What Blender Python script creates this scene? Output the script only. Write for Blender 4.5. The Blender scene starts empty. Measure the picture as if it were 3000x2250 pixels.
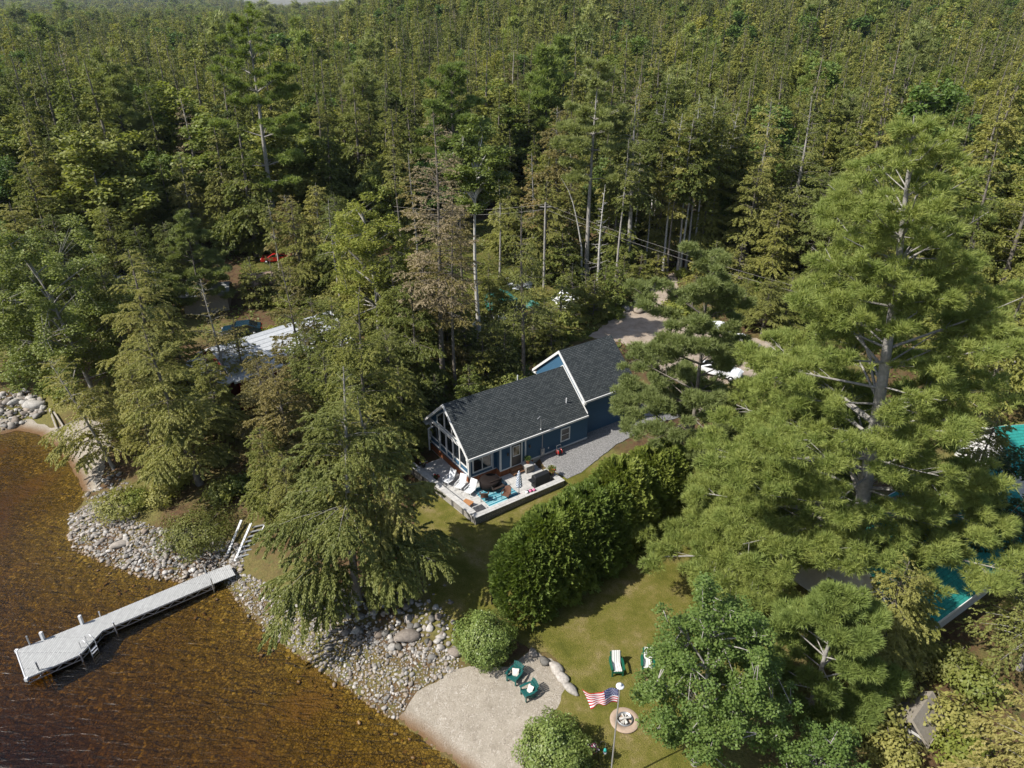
import bpy, math, random
import numpy as np
from mathutils import Vector, Matrix
R_ = math.radians
sc = bpy.context.scene
# ---------------------------------------------------------------- camera, sky, sun, exposure
PITCH = 0.4865; CP, SP = math.cos(PITCH), math.sin(PITCH); CAMZ = 36.0
cd = bpy.data.cameras.new('camera'); cam = bpy.data.objects.new('camera', cd); sc.collection.objects.link(cam)
cam.location = (0, 0, CAMZ); cam.rotation_euler = (math.pi/2-PITCH, 0, 0)
cd.sensor_fit = 'HORIZONTAL'; cd.sensor_width = 36; cd.lens = 36*2080/3000; cd.clip_end = 12000; cd.clip_start = .5
sc.camera = cam
SUN = Vector((-.920*math.cos(R_(47)), -.391*math.cos(R_(47)), math.sin(R_(47)))).normalized()
w = bpy.data.worlds.new('World'); sc.world = w; w.use_nodes = True
nt = w.node_tree; bg = nt.nodes['Background']; sk = nt.nodes.new('ShaderNodeTexSky')
sk.sky_type = 'NISHITA'; sk.sun_disc = False; sk.sun_elevation = R_(47); sk.sun_rotation = math.atan2(SUN.x, SUN.y)
sk.altitude = 100; sk.air_density = 1.0; sk.dust_density = 1.6; sk.ozone_density = 1.0
nt.links.new(sk.outputs[0], bg.inputs[0]); bg.inputs[1].default_value = .085
ld = bpy.data.lights.new('sun', 'SUN'); ld.energy = 4.2; ld.angle = R_(.5); ld.color = (1, .95, .87)
lo = bpy.data.objects.new('sun', ld); sc.collection.objects.link(lo); lo.rotation_euler = SUN.to_track_quat('Z', 'Y').to_euler()
lo.location = (-50, 0, 80)
sc.view_settings.view_transform = 'Standard'; sc.view_settings.look = 'None'; sc.view_settings.exposure = .78
sc.view_settings.gamma = 1; sc.view_settings.use_curve_mapping = False
sc.cycles.max_bounces = 8; sc.cycles.transparent_max_bounces = 12; sc.cycles.volume_bounces = 0
sc.cycles.diffuse_bounces = 3; sc.cycles.glossy_bounces = 2; sc.cycles.transmission_bounces = 3
sc.cycles.caustics_reflective = False; sc.cycles.caustics_refractive = False

# ---------------------------------------------------------------- helpers
def ray(x, y):
    u = (x-1106.1)/1533.7; v = (829.5-y)/1533.7
    return Vector((u, CP+v*SP, -SP+v*CP))
def G(x, y, z=0.0):
    r = ray(x, y); t = (z-CAMZ)/r.z
    return Vector((r.x*t, r.y*t, z))
def topz(P, y):                      # height (absolute z) over point P that is seen at picture row y
    v = (829.5-y)/1533.7
    return CAMZ+P[1]*(-SP+v*CP)/(CP+v*SP)
def tag(o, label=None, cat=None, group=None, kind=None):
    if label: o['label'] = label
    if cat: o['category'] = cat
    if group: o['group'] = group
    if kind: o['kind'] = kind
    return o
def link(o): sc.collection.objects.link(o); return o
def empty(name, loc=(0, 0, 0), rz=0.0, label=None, cat=None, group=None):
    o = link(bpy.data.objects.new(name, None)); o.location = loc; o.rotation_euler = (0, 0, rz); o.empty_display_size = .2
    return tag(o, label, cat, group)
def mesh_np(name, verts, faces_flat, nper, mats, smooth=False, midx=None):
    me = bpy.data.meshes.new(name); nv = len(verts); nf = len(faces_flat)//nper
    me.vertices.add(nv); me.vertices.foreach_set('co', np.ascontiguousarray(verts, dtype=np.float32).ravel())
    me.loops.add(len(faces_flat)); me.loops.foreach_set('vertex_index', np.ascontiguousarray(faces_flat, dtype=np.int32))
    me.polygons.add(nf); me.polygons.foreach_set('loop_start', np.arange(0, nf*nper, nper, dtype=np.int32))
    if midx is not None: me.polygons.foreach_set('material_index', np.ascontiguousarray(midx, dtype=np.int32))
    me.polygons.foreach_set('use_smooth', np.full(nf, smooth)); me.update(calc_edges=True)
    for m in (mats if isinstance(mats, (list, tuple)) else [mats]): me.materials.append(m)
    return me
def copy_tree(o, parent=None):
    c = o.copy(); link(c)
    if parent is not None: c.parent = parent
    for ch in list(o.children): copy_tree(ch, c)
    return c
class MB:
    def __init__(s): s.v = []; s.f = []; s.m = []; s.sm = []
    def add(s, vs, fs, m=0, sm=False, M=None):
        b = len(s.v)
        for p in vs: s.v.append(tuple(M @ Vector(p)) if M is not None else tuple(p))
        for f in fs: s.f.append(tuple(b+i for i in f)); s.m.append(m); s.sm.append(sm)
        return s
    def box(s, x0, x1, y0, y1, z0, z1, m=0, M=None):
        return s.add([(x0,y0,z0),(x1,y0,z0),(x1,y1,z0),(x0,y1,z0),(x0,y0,z1),(x1,y0,z1),(x1,y1,z1),(x0,y1,z1)],
              [(0,3,2,1),(4,5,6,7),(0,1,5,4),(1,2,6,5),(2,3,7,6),(3,0,4,7)], m, False, M)
    def bar(s, a, b, w, h, m=0, up=(0,0,1)):
        a = Vector(a); b = Vector(b); d = (b-a); L = d.length; d.normalize(); up = Vector(up)
        if abs(d.dot(up)) > .99: up = Vector((0,1,0))
        x = d.cross(up).normalized(); z = x.cross(d)
        M = Matrix((x, d, z)).transposed().to_4x4(); M.translation = a
        return s.box(-w/2, w/2, 0, L, -h/2, h/2, m, M)
    def tube(s, pts, rad, n=8, m=0, cap=True, sm=True):
        pts = [Vector(p) for p in pts]; k = len(pts)
        if not isinstance(rad, (list, tuple)): rad = [rad]*k
        ref = Vector((1,0,0)) if abs((pts[-1]-pts[0]).normalized().x) < .9 else Vector((0,1,0))
        vs = []
        for i, p in enumerate(pts):
            d = (pts[min(i+1,k-1)]-pts[max(i-1,0)]).normalized(); x = (ref-d*ref.dot(d)).normalized(); y = d.cross(x)
            for j in range(n):
                a = 2*math.pi*j/n; vs.append(p+(x*math.cos(a)+y*math.sin(a))*rad[i])
        fs = [(i*n+j, i*n+(j+1)%n, (i+1)*n+(j+1)%n, (i+1)*n+j) for i in range(k-1) for j in range(n)]
        s.add(vs, fs, m, sm)
        if cap: s.add([vs[j] for j in range(n)], [tuple(reversed(range(n)))], m); s.add([vs[(k-1)*n+j] for j in range(n)], [tuple(range(n))], m)
        return s
    def lathe(s, prof, n=16, c=(0,0,0), m=0, sm=True, M=None):
        vs = [(c[0]+r*math.cos(2*math.pi*j/n), c[1]+r*math.sin(2*math.pi*j/n), c[2]+z) for r, z in prof for j in range(n)]
        fs = [(i*n+j, i*n+(j+1)%n, (i+1)*n+(j+1)%n, (i+1)*n+j) for i in range(len(prof)-1) for j in range(n)]
        fs.append(tuple(reversed(range(n)))); fs.append(tuple((len(prof)-1)*n+j for j in range(n)))
        return s.add(vs, fs, m, sm, M)
    def prism(s, poly, a, b, axis='z', m=0, M=None):      # poly = 2-D points, extruded along axis
        n = len(poly)
        f = {'z': lambda p, t: (p[0], p[1], t), 'x': lambda p, t: (t, p[0], p[1]), 'y': lambda p, t: (p[0], t, p[1])}[axis]
        vs = [f(p, a) for p in poly]+[f(p, b) for p in poly]
        fs = [tuple(reversed(range(n))), tuple(range(n, 2*n))]+[(i, (i+1)%n, n+(i+1)%n, n+i) for i in range(n)]
        if axis == 'y': fs = [tuple(reversed(q)) for q in fs]
        return s.add(vs, fs, m, False, M)
    def build(s, name, mats, parent=None, bevel=0, loc=None):
        me = bpy.data.meshes.new(name); me.from_pydata(s.v, [], s.f)
        for m in (mats if isinstance(mats, (list, tuple)) else [mats]): me.materials.append(m)
        me.polygons.foreach_set('material_index', s.m); me.polygons.foreach_set('use_smooth', s.sm); me.update()
        o = link(bpy.data.objects.new(name, me))
        if parent is not None: o.parent = parent
        if loc is not None: o.location = loc
        if bevel:
            b = o.modifiers.new('bevel', 'BEVEL'); b.width = bevel; b.segments = 2; b.limit_method = 'ANGLE'
        return o

# ---------------------------------------------------------------- materials
MATS = {}
def mat(name, col, rough=.7, spec=.3, metal=0, noise=None, bump=None, col2=None, coord='Object'):
    """noise=(scale, contrast): mottles between col and col2; bump=(scale, strength)"""
    m = bpy.data.materials.new(name); m.use_nodes = True; t = m.node_tree; b = t.nodes['Principled BSDF']
    b.inputs['Base Color'].default_value = (*col, 1); b.inputs['Roughness'].default_value = rough
    b.inputs['Specular IOR Level'].default_value = spec; b.inputs['Metallic'].default_value = metal
    tc = t.nodes.new('ShaderNodeTexCoord')
    if noise:
        n = t.nodes.new('ShaderNodeTexNoise'); n.inputs['Scale'].default_value = noise[0]; n.inputs['Detail'].default_value = 6; n.inputs['Roughness'].default_value = .65
        r = t.nodes.new('ShaderNodeValToRGB'); r.color_ramp.elements[0].position = .5-noise[1]; r.color_ramp.elements[1].position = .5+noise[1]
        r.color_ramp.elements[0].color = (*col, 1); r.color_ramp.elements[1].color = (*(col2 or [c*1.5 for c in col]), 1)
        t.links.new(tc.outputs[coord], n.inputs['Vector']); t.links.new(n.outputs[0], r.inputs[0]); t.links.new(r.outputs[0], b.inputs['Base Color'])
    if bump:
        n = t.nodes.new('ShaderNodeTexNoise'); n.inputs['Scale'].default_value = bump[0]; n.inputs['Detail'].default_value = 5
        bp = t.nodes.new('ShaderNodeBump'); bp.inputs['Strength'].default_value = bump[1]; bp.inputs['Distance'].default_value = .05
        t.links.new(tc.outputs[coord], n.inputs['Vector']); t.links.new(n.outputs[0], bp.inputs['Height']); t.links.new(bp.outputs[0], b.inputs['Normal'])
    MATS[name] = m; return m
def foliage(name, cols, trans=.3, rough=.55, patch=.35, spec=.25, tr_gain=1.25):
    """cols: list of (pos, rgb); per-tree random picks along the ramp, 3-D noise shifts it clump by clump"""
    m = bpy.data.materials.new(name); m.use_nodes = True; t = m.node_tree; b = t.nodes['Principled BSDF']; out = t.nodes['Material Output']
    oi = t.nodes.new('ShaderNodeObjectInfo'); ge = t.nodes.new('ShaderNodeNewGeometry')
    n = t.nodes.new('ShaderNodeTexNoise'); n.inputs['Scale'].default_value = .9; n.inputs['Detail'].default_value = 3
    n2 = t.nodes.new('ShaderNodeMath'); n2.operation = 'MULTIPLY_ADD'; n2.inputs[1].default_value = patch*2.2; n2.inputs[2].default_value = -patch*1.1
    ad = t.nodes.new('ShaderNodeMath'); ad.operation = 'ADD'
    n3 = t.nodes.new('ShaderNodeMath'); n3.operation = 'MULTIPLY_ADD'; n3.inputs[1].default_value = .3; n3.inputs[2].default_value = -.15
    ad2 = t.nodes.new('ShaderNodeMath'); ad2.operation = 'ADD'; ad2.use_clamp = True
    r = t.nodes.new('ShaderNodeValToRGB'); e = r.color_ramp.elements
    while len(e) < len(cols): e.new(.5)
    for i, (p, c) in enumerate(cols): e[i].position = p; e[i].color = (c[0]*1.86, c[1]*1.74, c[2]*1.5, 1)
    L = t.links.new
    L(ge.outputs['Position'], n.inputs['Vector']); L(n.outputs[0], n2.inputs[0]); L(oi.outputs['Random'], ad.inputs[0]); L(n2.outputs[0], ad.inputs[1])
    L(ge.outputs['Random Per Island'], n3.inputs[0]); L(ad.outputs[0], ad2.inputs[0]); L(n3.outputs[0], ad2.inputs[1]); L(ad2.outputs[0], r.inputs[0])
    L(r.outputs[0], b.inputs['Base Color']); b.inputs['Roughness'].default_value = rough; b.inputs['Specular IOR Level'].default_value = spec
    tr = t.nodes.new('ShaderNodeBsdfTranslucent'); g = t.nodes.new('ShaderNodeMix'); g.data_type = 'RGBA'; g.blend_type = 'MULTIPLY'; g.inputs[0].default_value = 1
    g.inputs[7].default_value = (tr_gain*1.1, tr_gain*1.15, tr_gain*.6, 1); L(r.outputs[0], g.inputs[6]); L(g.outputs[2], tr.inputs[0])
    mx = t.nodes.new('ShaderNodeMixShader'); mx.inputs[0].default_value = trans; L(b.outputs[0], mx.inputs[1]); L(tr.outputs[0], mx.inputs[2]); L(mx.outputs[0], out.inputs[0])
    MATS[name] = m; return m

mat('bark', (.10,.085,.07), .9, .1, noise=(3,.2), col2=(.22,.20,.17), bump=(14,.8))
mat('bark_grey', (.20,.19,.175), .9, .1, noise=(4,.2), col2=(.36,.34,.31), bump=(12,.6))
mat('bark_birch', (.30,.29,.265), .8, .2, noise=(5,.18), col2=(.56,.54,.50))
mat('deadwood', (.26,.235,.20), .9, .1, noise=(3,.2), col2=(.42,.39,.34))
foliage('leaf_hemlock', [(0,(.054,.072,.019)),(.5,(.092,.107,.028)),(1,(.142,.146,.044))], .3)
foliage('leaf_hemlock_near', [(0,(.070,.088,.027)),(.5,(.110,.122,.038)),(1,(.155,.156,.054))], .3)
foliage('leaf_spruce', [(0,(.038,.054,.018)),(.5,(.064,.078,.023)),(1,(.098,.104,.030))], .2)
foliage('leaf_pine', [(0,(.080,.116,.036)),(.5,(.108,.146,.044)),(1,(.146,.176,.054))], .3, patch=.6)
foliage('leaf_pine_blue', [(0,(.100,.128,.052)),(.5,(.130,.156,.064)),(1,(.155,.178,.074))], .28)
foliage('leaf_broad', [(0,(.052,.080,.020)),(.5,(.088,.114,.028)),(1,(.138,.152,.042))], .35, spec=.4)
foliage('leaf_maple', [(0,(.040,.076,.020)),(.5,(.060,.098,.026)),(1,(.092,.126,.032))], .3, spec=.3, rough=.55)
foliage('leaf_lime', [(0,(.080,.108,.026)),(.5,(.115,.138,.032)),(1,(.160,.165,.042))], .4)
foliage('leaf_pale', [(0,(.13,.16,.08)),(.5,(.17,.19,.11)),(1,(.22,.23,.15))], .35)
foliage('leaf_dead', [(0,(.085,.070,.045)),(.5,(.125,.105,.070)),(1,(.155,.135,.095))], .2)
foliage('leaf_rust', [(0,(.078,.074,.028)),(.5,(.110,.098,.038)),(1,(.145,.118,.052))], .25)
foliage('leaf_hedge', [(0,(.062,.094,.022)),(.5,(.088,.122,.028)),(1,(.118,.145,.035))], .36, patch=.45)
foliage('leaf_shrub', [(0,(.055,.090,.026)),(.5,(.085,.122,.034)),(1,(.125,.155,.048))], .25, spec=.4, rough=.45)
foliage('leaf_dark', [(0,(.012,.028,.012)),(.5,(.020,.042,.016)),(1,(.032,.058,.022))], .2)
foliage('leaf_gold', [(0,(.11,.115,.042)),(.5,(.15,.145,.055)),(1,(.19,.175,.07))], .35)
mat('white_trim', (.68,.68,.665), .5, .4, noise=(2,.3), col2=(.58,.58,.565))
mat('concrete', (.42,.41,.39), .85, .2, noise=(3,.25), col2=(.52,.51,.49), bump=(30,.2))
mat('glass_dark', (.010,.014,.018), .06, .8)
mat('black_metal', (.012,.012,.013), .4, .5)
mat('grey_metal', (.33,.34,.35), .4, .5, metal=.6)
mat('aluminium', (.62,.63,.64), .35, .5, metal=.7)
mat('cedar', (.22,.085,.035), .6, .3, noise=(6,.3), col2=(.32,.14,.06))
mat('wicker', (.085,.040,.025), .7, .3, noise=(40,.2), col2=(.16,.08,.05), bump=(90,.6))
mat('teal_plastic', (.008,.075,.070), .38, .5, noise=(3,.3), col2=(.012,.095,.085))
mat('green_plastic', (.006,.085,.045), .38, .5, noise=(3,.3), col2=(.010,.105,.060))
mat('white_plastic', (.60,.61,.62), .4, .5)
mat('black_cover', (.014,.015,.017), .55, .4, bump=(8,.5))
mat('terracotta', (.26,.10,.05), .8, .2, noise=(8,.3), col2=(.33,.14,.08))
mat('red_paint', (.45,.02,.012), .35, .5); mat('red_flower', (.60,.02,.015), .6, .3)
mat('pink_fabric', (.65,.16,.30), .8, .2); mat('navy', (.015,.035,.12), .7, .2)
mat('car_white', (.70,.72,.74), .25, .6); mat('car_blue', (.008,.025,.04), .25, .6); mat('orange', (.55,.13,.02), .6, .3)
mat('tarp_white', (.72,.74,.76), .5, .4, bump=(3,1.0)); mat('tarp_green', (.03,.15,.12), .5, .4, bump=(4,.4))
mat('pillow', (.66,.64,.60), .9, .1, noise=(18,.15), col2=(.40,.37,.33))
mat('red_wall', (.13,.010,.008), .75, .2, noise=(1.5,.3), col2=(.17,.016,.012))
mat('brown_wall', (.10,.055,.035), .8, .2, noise=(4,.3), col2=(.15,.085,.055))
mat('tan_roof', (.24,.17,.125), .85, .2, noise=(3,.3), col2=(.32,.24,.19)); mat('grey_roof', (.20,.205,.20), .85, .2, noise=(3,.3), col2=(.30,.31,.31))
mat('dark_roof', (.03,.036,.044), .8, .3, noise=(3,.3), col2=(.05,.058,.066))
mat('tyre', (.012,.012,.012), .8, .2)
mat('flag_white', (.75,.75,.76), .8, .2); mat('flag_red', (.48,.025,.03), .8, .2); mat('flag_blue', (.018,.03,.14), .8, .2)
mat('lava', (.02,.02,.022), .5, .4, noise=(25,.1), col2=(.12,.12,.13), bump=(30,1.0))
mat('weathered', (.20,.175,.14), .9, .1, noise=(6,.3), col2=(.31,.28,.24))
mat('dark_fence', (.030,.030,.032), .8, .2, noise=(8,.3), col2=(.055,.052,.05))

def node_mat(name):
    m = bpy.data.materials.new(name); m.use_nodes = True; MATS[name] = m
    return m, m.node_tree, m.node_tree.nodes['Principled BSDF'], m.node_tree.links.new
# rock: each stone its own grey / tan (object random for single stones, island random inside the mass)
def rock_mat(name, island):
    m, t, b, L = node_mat(name)
    src = t.nodes.new('ShaderNodeNewGeometry').outputs['Random Per Island'] if island else t.nodes.new('ShaderNodeObjectInfo').outputs['Random']
    r = t.nodes.new('ShaderNodeValToRGB'); e = r.color_ramp.elements
    cs = [(0,(.10,.095,.085)),(.2,(.29,.275,.255)),(.42,(.19,.155,.125)),(.6,(.37,.355,.33)),(.8,(.26,.215,.17)),(1,(.48,.465,.44))]
    while len(e) < len(cs): e.new(.5)
    for i, (p, c) in enumerate(cs): e[i].position = p; e[i].color = (*c, 1)
    n = t.nodes.new('ShaderNodeTexNoise'); n.inputs['Scale'].default_value = 7; n.inputs['Detail'].default_value = 6
    g = t.nodes.new('ShaderNodeNewGeometry'); L(g.outputs['Position'], n.inputs['Vector'])
    mr = t.nodes.new('ShaderNodeMapRange'); mr.inputs[1].default_value = .3; mr.inputs[2].default_value = .7; mr.inputs[3].default_value = .72; mr.inputs[4].default_value = 1.15
    L(n.outputs[0], mr.inputs[0])
    mu = t.nodes.new('ShaderNodeMix'); mu.data_type = 'RGBA'; mu.blend_type = 'MULTIPLY'; mu.inputs[0].default_value = 1
    L(src, r.inputs[0]); L(r.outputs[0], mu.inputs[6]); L(mr.outputs[0], mu.inputs[7])
    # wet and algae-brown under the water line
    sp = t.nodes.new('ShaderNodeSeparateXYZ'); L(g.outputs['Position'], sp.inputs[0])
    w_ = t.nodes.new('ShaderNodeMapRange'); w_.inputs[1].default_value = .0; w_.inputs[2].default_value = .12; L(sp.outputs[2], w_.inputs[0])
    mw = t.nodes.new('ShaderNodeMix'); mw.data_type = 'RGBA'; L(w_.outputs[0], mw.inputs[0]); 
    dk = t.nodes.new('ShaderNodeMix'); dk.data_type = 'RGBA'; dk.blend_type = 'MULTIPLY'; dk.inputs[0].default_value = 1; dk.inputs[7].default_value = (.62,.42,.20,1)
    L(mu.outputs[2], dk.inputs[6]); L(dk.outputs[2], mw.inputs[6]); L(mu.outputs[2], mw.inputs[7]); L(mw.outputs[2], b.inputs['Base Color'])
    b.inputs['Roughness'].default_value = .8; b.inputs['Specular IOR Level'].default_value = .25
    bp = t.nodes.new('ShaderNodeBump'); bp.inputs['Strength'].default_value = .5; bp.inputs['Distance'].default_value = .04; L(n.outputs[0], bp.inputs['Height']); L(bp.outputs[0], b.inputs['Normal'])
rock_mat('rock', False); rock_mat('rock_mass', True)
# siding
def siding(name, col):
    m, t, b, L = node_mat(name); tc = t.nodes.new('ShaderNodeTexCoord'); sp = t.nodes.new('ShaderNodeSeparateXYZ'); L(tc.outputs['Object'], sp.inputs[0])
    f = t.nodes.new('ShaderNodeMath'); f.operation = 'MULTIPLY'; f.inputs[1].default_value = 1/.13; L(sp.outputs[2], f.inputs[0])
    fr = t.nodes.new('ShaderNodeMath'); fr.operation = 'FRACT'; L(f.outputs[0], fr.inputs[0])
    bp = t.nodes.new('ShaderNodeBump'); bp.inputs['Strength'].default_value = 1; bp.inputs['Distance'].default_value = .03; bp.invert = True; L(fr.outputs[0], bp.inputs['Height']); L(bp.outputs[0], b.inputs['Normal'])
    n = t.nodes.new('ShaderNodeTexNoise'); n.inputs['Scale'].default_value = 2; mp = t.nodes.new('ShaderNodeMapping'); mp.inputs['Scale'].default_value = (.4,.4,8); L(tc.outputs['Object'], mp.inputs[0]); L(mp.outputs[0], n.inputs['Vector'])
    mx = t.nodes.new('ShaderNodeMix'); mx.data_type = 'RGBA'; mx.inputs[6].default_value = (*[c*.88 for c in col],1); mx.inputs[7].default_value = (*[c*1.12 for c in col],1)
    L(n.outputs[0], mx.inputs[0]); L(mx.outputs[2], b.inputs['Base Color']); b.inputs['Roughness'].default_value = .6
siding('blue_siding', (.025,.082,.145))
def brickish(name, c1, c2, cm, bw, bh, coord='Object', rot=None, bumpd=.02, mortar=.01, rough=.85, offset=.5, sy=1.0):
    m, t, b, L = node_mat(name); tc = t.nodes.new('ShaderNodeTexCoord'); mp = t.nodes.new('ShaderNodeMapping'); L(tc.outputs[coord], mp.inputs[0])
    if rot: mp.inputs['Rotation'].default_value = rot
    mp.inputs['Scale'].default_value = (1, sy, 1)
    br = t.nodes.new('ShaderNodeTexBrick'); L(mp.outputs[0], br.inputs['Vector']); br.offset = offset
    br.inputs['Color1'].default_value = (*c1,1); br.inputs['Color2'].default_value = (*c2,1); br.inputs['Mortar'].default_value = (*cm,1)
    br.inputs['Scale'].default_value = 1; br.inputs['Brick Width'].default_value = bw; br.inputs['Row Height'].default_value = bh; br.inputs['Mortar Size'].default_value = mortar
    n = t.nodes.new('ShaderNodeTexNoise'); n.inputs['Scale'].default_value = 5; n.inputs['Detail'].default_value = 6; L(tc.outputs[coord], n.inputs['Vector'])
    mr = t.nodes.new('ShaderNodeMapRange'); mr.inputs[3].default_value = .7; mr.inputs[4].default_value = 1.3; L(n.outputs[0], mr.inputs[0])
    mx = t.nodes.new('ShaderNodeMix'); mx.data_type = 'RGBA'; mx.blend_type = 'MULTIPLY'; mx.inputs[0].default_value = 1; L(br.outputs[0], mx.inputs[6]); L(mr.outputs[0], mx.inputs[7]); L(mx.outputs[2], b.inputs['Base Color'])
    bp = t.nodes.new('ShaderNodeBump'); bp.inputs['Strength'].default_value = .8; bp.inputs['Distance'].default_value = bumpd; bp.invert = True; L(br.outputs['Fac'], bp.inputs['Height']); L(bp.outputs[0], b.inputs['Normal'])
    b.inputs['Roughness'].default_value = rough; b.inputs['Specular IOR Level'].default_value = .25
brickish('shingles', (.038,.046,.049), (.082,.091,.092), (.016,.020,.022), .34, .145, sy=1.33, mortar=.022)
brickish('teal_roof', (.02,.22,.19), (.025,.25,.22), (.012,.13,.11), .5, .25, sy=1.2)
brickish('stone_wall_x', (.33,.31,.28), (.22,.205,.185), (.08,.075,.07), .42, .13, rot=(math.pi/2,0,0), mortar=.015, bumpd=.04)
brickish('stone_wall_y', (.33,.31,.28), (.22,.205,.185), (.08,.075,.07), .42, .13, rot=(math.pi/2,0,math.pi/2), mortar=.015, bumpd=.04)
brickish('decking', (.33,.335,.33), (.38,.385,.38), (.17,.17,.17), 2.4, .14, rot=(0,0,math.pi/2), mortar=.010, rough=.7)
brickish('cap_stone', (.38,.375,.36), (.45,.44,.42), (.28,.27,.25), .9, .6, mortar=.008)
brickish('metal_roof', (.46,.48,.50), (.54,.56,.58), (.30,.32,.34), 40, .45, mortar=.03, rough=.45)
brickish('cedar_boards', (.25,.085,.035), (.32,.12,.05), (.05,.02,.01), .14, 4, rot=(math.pi/2,0,0), mortar=.012)
# ---------------------------------------------------------------- terrain
SHORE_V = [(0,936),(40,925),(90,935),(130,962),(160,1005),(185,1050),(185,1085),(155,1118),(152,1150),(170,1180),(232,1213),(300,1238),(400,1252),(470,1240),(505,1275),(530,1312),(600,1378),(680,1434),(760,1486),(830,1537),(872,1560),(920,1592),(962,1630),(1012,1662)]
shore = [G(x, y, 0) for x, y in SHORE_V]
SH = [(-1800, 190), (-300, 82), (-90, 60)]+[(p.x, p.y) for p in shore]+[(2, 19), (8, 9), (20, -6), (60, -32), (1800, -420)]
SH = np.array(SH, dtype=float)
WPOLY = np.vstack([SH, [(1800,-3000),(-3000,-3000),(-3000,190)]])
def inside(poly, X, Y):
    poly = np.asarray(poly, float); r = np.zeros(X.shape, bool); j = len(poly)-1
    for i in range(len(poly)):
        xi, yi = poly[i]; xj, yj = poly[j]
        if yi != yj:
            c = ((yi > Y) != (yj > Y)) & (X < (xj-xi)*(Y-yi)/(yj-yi)+xi); r ^= c
        j = i
    return r
def segdist(pts, X, Y):
    d = np.full(X.shape, 1e9)
    for (x0, y0), (x1, y1) in zip(pts[:-1], pts[1:]):
        dx, dy = x1-x0, y1-y0; t = np.clip(((X-x0)*dx+(Y-y0)*dy)/(dx*dx+dy*dy), 0, 1)
        d = np.minimum(d, np.hypot(X-x0-t*dx, Y-y0-t*dy))
    return d
def sstep(a, b, x): t = np.clip((x-a)/(b-a), 0, 1); return t*t*(3-2*t)
def ter(X, Y):
    X = np.asarray(X, float); Y = np.asarray(Y, float); d = segdist(SH, X, Y); wat = inside(WPOLY, X, Y)
    land = 2.25*(1-np.exp(-d/4.6))+.12*np.sin(X*.21+1)*np.sin(Y*.17)*sstep(6, 20, d)
    th = X/np.maximum(Y, 1)
    land = land+sstep(65, 130, Y)*1.5+sstep(130, 620, Y)*(4+25*sstep(-.30, -.05, th))+sstep(500, 1400, Y)*8*sstep(-.3,0,th)
    land = land+sstep(1500, 3200, Y)*(40-36*sstep(-.375, -.30, th)+30*sstep(0,.5,th))*(1+.12*np.sin(th*19))+sstep(150,300,Y)*1.6*np.sin(X*.013)*np.sin(Y*.011+1)
    hx = (X+3.32)*math.cos(.6)+(Y-45.65)*math.sin(.6); hy = -(X+3.32)*math.sin(.6)+(Y-45.65)*math.cos(.6)
    pad = sstep(6.35, 7.1, hx)*(1-sstep(19, 22, hx))*sstep(-5.2, -3.3, hy)*(1-sstep(9, 11, hy)); land = land+(2.72-land)*pad*(land < 2.72)
    bed = -np.minimum(.10*d, .45+.065*d); bed = bed-2.2*sstep(8, 22, d)
    return np.where(wat, bed, land)
def tz(x, y): return float(ter(np.array([x]), np.array([y]))[0])
def V(x, y):                        # picture point -> point of the ground
    z = 2.0
    for _ in range(12):
        p = G(x, y, z); z = .5*z+.5*tz(p.x, p.y)
    p = G(x, y, z); p.z = tz(p.x, p.y); return p
def axis_grid(a, b, st, lo, hi, g=1.12):
    c = list(np.arange(a, b+1e-6, st)); s = st; x = c[0]
    while x > lo: s *= g; x -= s; c.insert(0, x)
    s = st; x = c[-1]
    while x < hi: s *= g; x += s; c.append(x)
    return np.array(c)
gx = axis_grid(-60, 62, .5, -4200, 4200); gy = axis_grid(6, 112, .5, -400, 5200)
GX, GY = np.meshgrid(gx, gy); GZ = ter(GX, GY); nx, ny = len(gx), len(gy)
idx = np.arange(nx*ny).reshape(ny, nx)
quads = np.stack([idx[:-1,:-1], idx[:-1,1:], idx[1:,1:], idx[1:,:-1]], -1).reshape(-1)
# ground material: forest litter on land, stones and sand under the lake, chosen by height
m, t, b, L = node_mat('ground')
g = t.nodes.new('ShaderNodeNewGeometry'); sp = t.nodes.new('ShaderNodeSeparateXYZ'); L(g.outputs['Position'], sp.inputs[0])
def nz(sc_, det=6, rough=.6):
    n = t.nodes.new('ShaderNodeTexNoise'); n.inputs['Scale'].default_value = sc_; n.inputs['Detail'].default_value = det; n.inputs['Roughness'].default_value = rough; L(g.outputs['Position'], n.inputs['Vector']); return n.outputs[0]
def ramp(src, cs):
    r = t.nodes.new('ShaderNodeValToRGB'); e = r.color_ramp.elements
    while len(e) < len(cs): e.new(.5)
    for i, (p, c) in enumerate(cs): e[i].position = p; e[i].color = (*c, 1)
    L(src, r.inputs[0]); return r.outputs[0]
def mix(f, a, b_, bt='MIX'):
    x = t.nodes.new('ShaderNodeMix'); x.data_type = 'RGBA'; x.blend_type = bt
    for s_, v_ in ((0, f), (6, a), (7, b_)):
        if isinstance(v_, (int, float)): x.inputs[s_].default_value = v_
        elif isinstance(v_, tuple): x.inputs[s_].default_value = (*v_, 1)
        else: L(v_, x.inputs[s_])
    return x.outputs[2]
def mrange(src, a, b_, c=0., d=1.):
    x = t.nodes.new('ShaderNodeMapRange'); 
    for i_, v_ in enumerate((a, b_, c, d)): x.inputs[i_+1].default_value = v_
    L(src, x.inputs[0]); return x.outputs[0]
def vor(scale, out='Color', rnd=1.0, warp=0):
    v_ = t.nodes.new('ShaderNodeTexVoronoi'); v_.inputs['Scale'].default_value = scale; v_.inputs['Randomness'].default_value = rnd; L(g.outputs['Position'], v_.inputs['Vector']); return v_
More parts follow.
